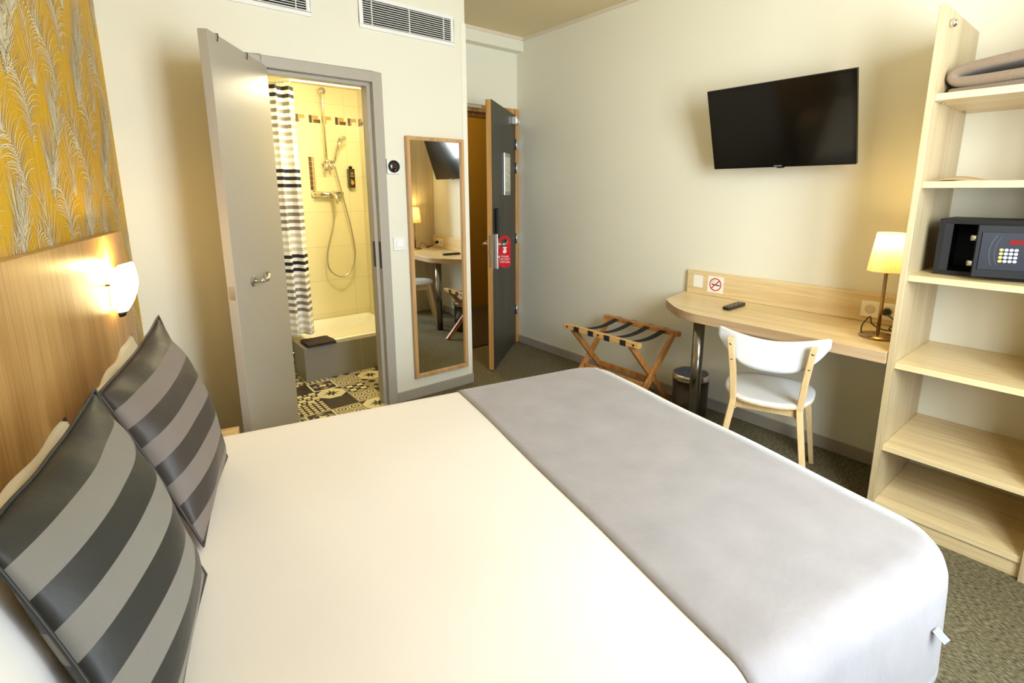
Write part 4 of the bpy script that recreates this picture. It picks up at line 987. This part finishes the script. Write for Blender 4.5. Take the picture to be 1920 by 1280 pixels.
# the folds show on the long side towards the room: loops run across y at the left end, stacked upwards
def yfold(path, x0, x1, t, name):
    mb = MB(); N = len(path); NX = 12; rows = []
    for k in range(NX+1):
        x = x0+(x1-x0)*k/NX; L_, R_ = [], []
        for i in range(N):
            a, b = Vector(path[max(0, i-1)]), Vector(path[min(N-1, i+1)]); d = (b-a).normalized(); nn = Vector((-d.y, d.x)); p = Vector(path[i])
            tt = t*(1+.08*sin(i*.9+k)); L_.append(p+nn*tt/2); R_.append(p-nn*tt/2)
        rows.append([mb.v(x+.004*sin(i*.7), q.x, q.y+.002*sin(k+i)) for i, q in enumerate(L_+R_[::-1])])
    n_ = len(rows[0])
    for A_, B_ in zip(rows, rows[1:]):
        for i in range(n_): mb.f([A_[i], A_[(i+1) % n_], B_[(i+1) % n_], B_[i]])
    for r_ in (rows[0], rows[-1]):
        for i in range(N-1): mb.f([r_[i], r_[i+1], r_[2*N-2-i], r_[2*N-1-i]])
    o = mb.build(name, FELT, bk, smooth=True)
    s_ = o.modifiers.new('sub', 'SUBSURF'); s_.levels = 1; s_.render_levels = 2
yfold([(-.20, .018), (-.08, .018), (.04, .017), (.14, .016), (.205, .015), (.221, .015)], -.15, .20, .026, 'bottom_layer')
yfold([(-.205, .128), (-.12, .124), (-.02, .114), (.07, .106), (.14, .099), (.185, .091), (.207, .080), (.214, .064), (.206, .049), (.182, .043), (.10, .046), (0, .051), (-.10, .056), (-.205, .060)], -.165, .21, .037, 'looped_fold')
# thin brown paper bag on the second shelf
pb = slab('paper_bag', 1.92, 2.12, -2.66, -2.475, 1.4355, .004, mat('kraft_paper', srgb(196, 168, 126), .8, noise=.1, nscale=30), 'thin brown paper bag lying on the second shelf', 'paper bag', n=10, lift=lambda u, v: .016*sin(pi*max(0, min(1, 1.25-v*1.2)))*(.3+.7*sin(u*3)), seed=9)

# ------------------------------------------------------------------ luggage rack
lr = thing('luggage_rack', 'folding wooden luggage rack with black straps below the television wall', 'luggage rack', (2.04, -.885, 0))
hx, zt = .205, .50; Y0, Y1 = .315, -.315
for sx in (-1, 1):
    mb = MB(); mb.box(sx*hx-.019, sx*hx+.019, Y1-.005, Y0+.005, zt-.030, zt); mb.build('top_rail', PINE if sx > 0 else wood('pale_beech', srgb(222, 178, 108), srgb(190, 140, 76), 'y', .35), lr, bevel=.002)
    for yy in (.285, .0, -.285):
        if sx < 0: mb = MB(); mb.tube([(sx*hx-.017, yy, zt-.014), (sx*hx-.021, yy, zt-.014)], .008, 12); mb.build('screw_cap', mat('cap_brown', srgb(52, 30, 18), .4), lr)
for yy, dy in ((.262, 0), (-.262, 0)):
    for sx in (-1, 1):
        o_ = yy+(.013 if sx > 0 else -.013)*(1 if yy > 0 else -1)
        mb = MB(); mb.beam((sx*(hx-.004), o_, zt-.028), (-sx*(hx+.02), o_, .0), .022, .038, (1, 0, 0)); mb.build('leg', PINE, lr, bevel=.002)
    mb = MB(); mb.tube([(.006, yy-.024, .242), (.006, yy+.024, .242)], .006, 10); mb.build('pivot_bolt', STEEL, lr)
for sx in (-1, 1):
    mb = MB(); t_ = .62; x = sx*(hx-.004)+(-sx*(hx+.02)-sx*(hx-.004))*t_; z = (zt-.028)*(1-t_)
    mb.box(x-.009, x+.009, -.25, .25, z-.018, z+.018); mb.build('stretcher', PINE, lr, bevel=.002)
STRAP = mat('black_webbing', srgb(24, 24, 26), .8, noise=.2, nscale=300, bump=.4, bscale=600)
for yy in (.195, .065, -.075, -.205):
    mb = MB(); prev = None; pts = []
    for k in range(5): pts.append((-hx-.021, zt-.034+.034*k/4))
    for k in range(1, 16):
        u = k/16; pts.append((-hx-.019+(2*hx+.038)*u, zt+.002-.040*4*u*(1-u)*(1 if .06 < u < .94 else .3)))
    for k in range(5): pts.append((hx+.021, zt-.034*k/4))
    for (x, z) in pts:
        cur_ = [mb.v(x, yy-.022, z), mb.v(x, yy+.022, z)]
        if prev: mb.f([prev[0], prev[1], cur_[1], cur_[0]])
        prev = cur_
    o_ = mb.build('strap', STRAP, lr, recalc=False); q = o_.modifiers.new('solid', 'SOLIDIFY'); q.thickness = .003; q.offset = 0
# ------------------------------------------------------------------ waste bin
wb = thing('waste_bin', 'dark brown round waste bin with steel rim behind the desk leg', 'waste bin', (2.135, -1.375, 0))
mb = MB(); mb.lathe([(.0, .002), (.100, .002), (.104, .01), (.108, .265)], n=36); mb.lathe([(.108, .265), (.104, .265), (.098, .03), (0, .03)], n=36); mb.build('bucket', mat('bin_brown', srgb(48, 34, 24), .3), wb)
mb = MB(); mb.lathe([(.109, .262), (.112, .266), (.112, .297), (.108, .302), (.103, .299), (.103, .262), (.109, .262)], n=36); mb.build('rim', CHROME, wb)
mb = MB(); mb.lathe([(.102, .298), (.099, .292), (.096, .20), (.092, .10), (0, .06)], n=36); mb.build('bin_liner', mat('liner_blue', srgb(70, 84, 120), .35, bump=.6, bscale=40), wb)

# ------------------------------------------------------------------ chair
ch = thing('desk_chair', 'white and birch wooden chair pushed up to the desk', 'chair', (1.84, -1.98, 0), radians(21))
# local: x forwards to the desk, -y to the sitter's right
WS = mat('white_lacquer', srgb(226, 229, 233), .3)
mb = MB(); N = 40; top = []; 
def seat_pt(a):
    c_, s_ = cos(a), sin(a); r_ = (abs(c_)**2.6+abs(s_)**2.6)**(-1/2.6)
    w_ = .198+.018*c_; return (.01+.215*r_*c_, w_*r_*s_)
out = [seat_pt(2*pi*k/N) for k in range(N)]
rings = []
for f_, z in ((1, .437), (1, .450), (.97, .455), (.8, .453), (.5, .449), (.2, .447)): rings.append([mb.v(.01+(x-.01)*f_, y*f_, z) for x, y in out])
for A_, B_ in zip(rings, rings[1:]):
    for k in range(N): mb.f([A_[k], A_[(k+1) % N], B_[(k+1) % N], B_[k]]).smooth = True
mb.f(rings[0][::-1]); mb.f(rings[-1]); mb.build('seat', WS, ch)
mb = MB(); rr_ = [[mb.v(.01+(x-.01)*f_, y*f_, z) for x, y in out] for f_, z in ((.985, .4365), (1.002, .438), (1.002, .446))]
for A_, B_ in zip(rr_, rr_[1:]):
    for k in range(N): mb.f([A_[k], A_[(k+1) % N], B_[(k+1) % N], B_[k]])
mb.build('seat_edge', BIRCH, ch)
def post(sy):
    mb = MB(); pts = [((-.205, sy*.168, .745), .032, .027), ((-.172, sy*.150, .58), .036, .027), ((-.142, sy*.140, .43), .052, .028), ((-.150, sy*.146, .38), .050, .028), ((-.225, sy*.200, .0), .030, .025)]
    prev = None
    for (p, a, b) in pts:
        r_ = [mb.v(p[0]+i*a/2, p[1]+j*b/2, p[2]) for i, j in ((-1,-1),(1,-1),(1,1),(-1,1))]
        if prev:
            for k in range(4): mb.f([prev[k], prev[(k+1)%4], r_[(k+1)%4], r_[k]])
        else: mb.f(r_)
        prev = r_
    mb.f(prev[::-1]); o = mb.build('rear_leg', BIRCH, ch, bevel=.003)
    for z in (.715, .640):
        x = -.205+.033*(.745-z)/.165-.0155; y = sy*(.168-.018*(.745-z)/.165)
        m2 = MB(); m2.lathe([(.0, -.002), (.006, -.0015), (.006, .002)], (x, y, z), 12, ax='x'); m2.build('screw', STEEL, o)
for sy in (-1, 1):
    post(sy)
    mb = MB(); mb.beam((.165, sy*.165, .437), (.246, sy*.223, 0), .040, .030, (0, 1, 0), .026, .022); mb.build('front_leg', BIRCH, ch, bevel=.003)
    mb = MB(); mb.beam((-.14, sy*.135, .405), (.16, sy*.160, .410), .020, .055, (0, 0, 1)); mb.build('side_rail', BIRCH, ch, bevel=.002)
mb = MB(); mb.beam((-.135, -.13, .408), (-.135, .13, .408), .018, .04, (0, 0, 1)); mb.build('rear_rail', BIRCH, ch, bevel=.002)
mb = MB(); mb.beam((.16, -.155, .41), (.16, .155, .41), .018, .05, (0, 0, 1)); mb.build('front_rail', BIRCH, ch, bevel=.002)
# curved backrest: half-moon, lower edge rounded
mb = MB(); NU, NV = 36, 10
def back_pt(u, v, o):
    s_ = 2*u-1; y = -s_*.232
    ztop = .745+.034*abs(s_)**1.7; zb = .592+.140*abs(s_)**3.1
    if abs(s_) > .93: q = (abs(s_)-.93)/.07; ztop -= .010*q*q
    zb = min(zb, ztop-.004)
    z = zb+(ztop-zb)*v
    x = -.205+.055*s_*s_-.10*(z-.745)*-.9*0+(.745-z)*.17
    nrm = Vector((1, 2*.055*s_*2/.464*1.0*.5, .17)).normalized()
    return (x+.012+o*nrm.x, y+o*nrm.y*0, z+o*nrm.z*0)
G = [[[mb.v(*back_pt(i/NU, j/NV, o)) for i in range(NU+1)] for j in range(NV+1)] for o in (0, .010)]
mb.use(WS)
for g_ in G:
    for j in range(NV):
        for i in range(NU): mb.f([g_[j][i], g_[j][i+1], g_[j+1][i+1], g_[j+1][i]]).smooth = True
mb.use(BIRCH)
bd = [(0, i) for i in range(NU)]+[(j, NU) for j in range(NV)]+[(NV, i) for i in range(NU, 0, -1)]+[(j, 0) for j in range(NV, 0, -1)]
for k in range(len(bd)):
    a, b = bd[k], bd[(k+1) % len(bd)]; mb.f([G[0][a[0]][a[1]], G[0][b[0]][b[1]], G[1][b[0]][b[1]], G[1][a[0]][a[1]]])
mb.build('backrest', None, ch)
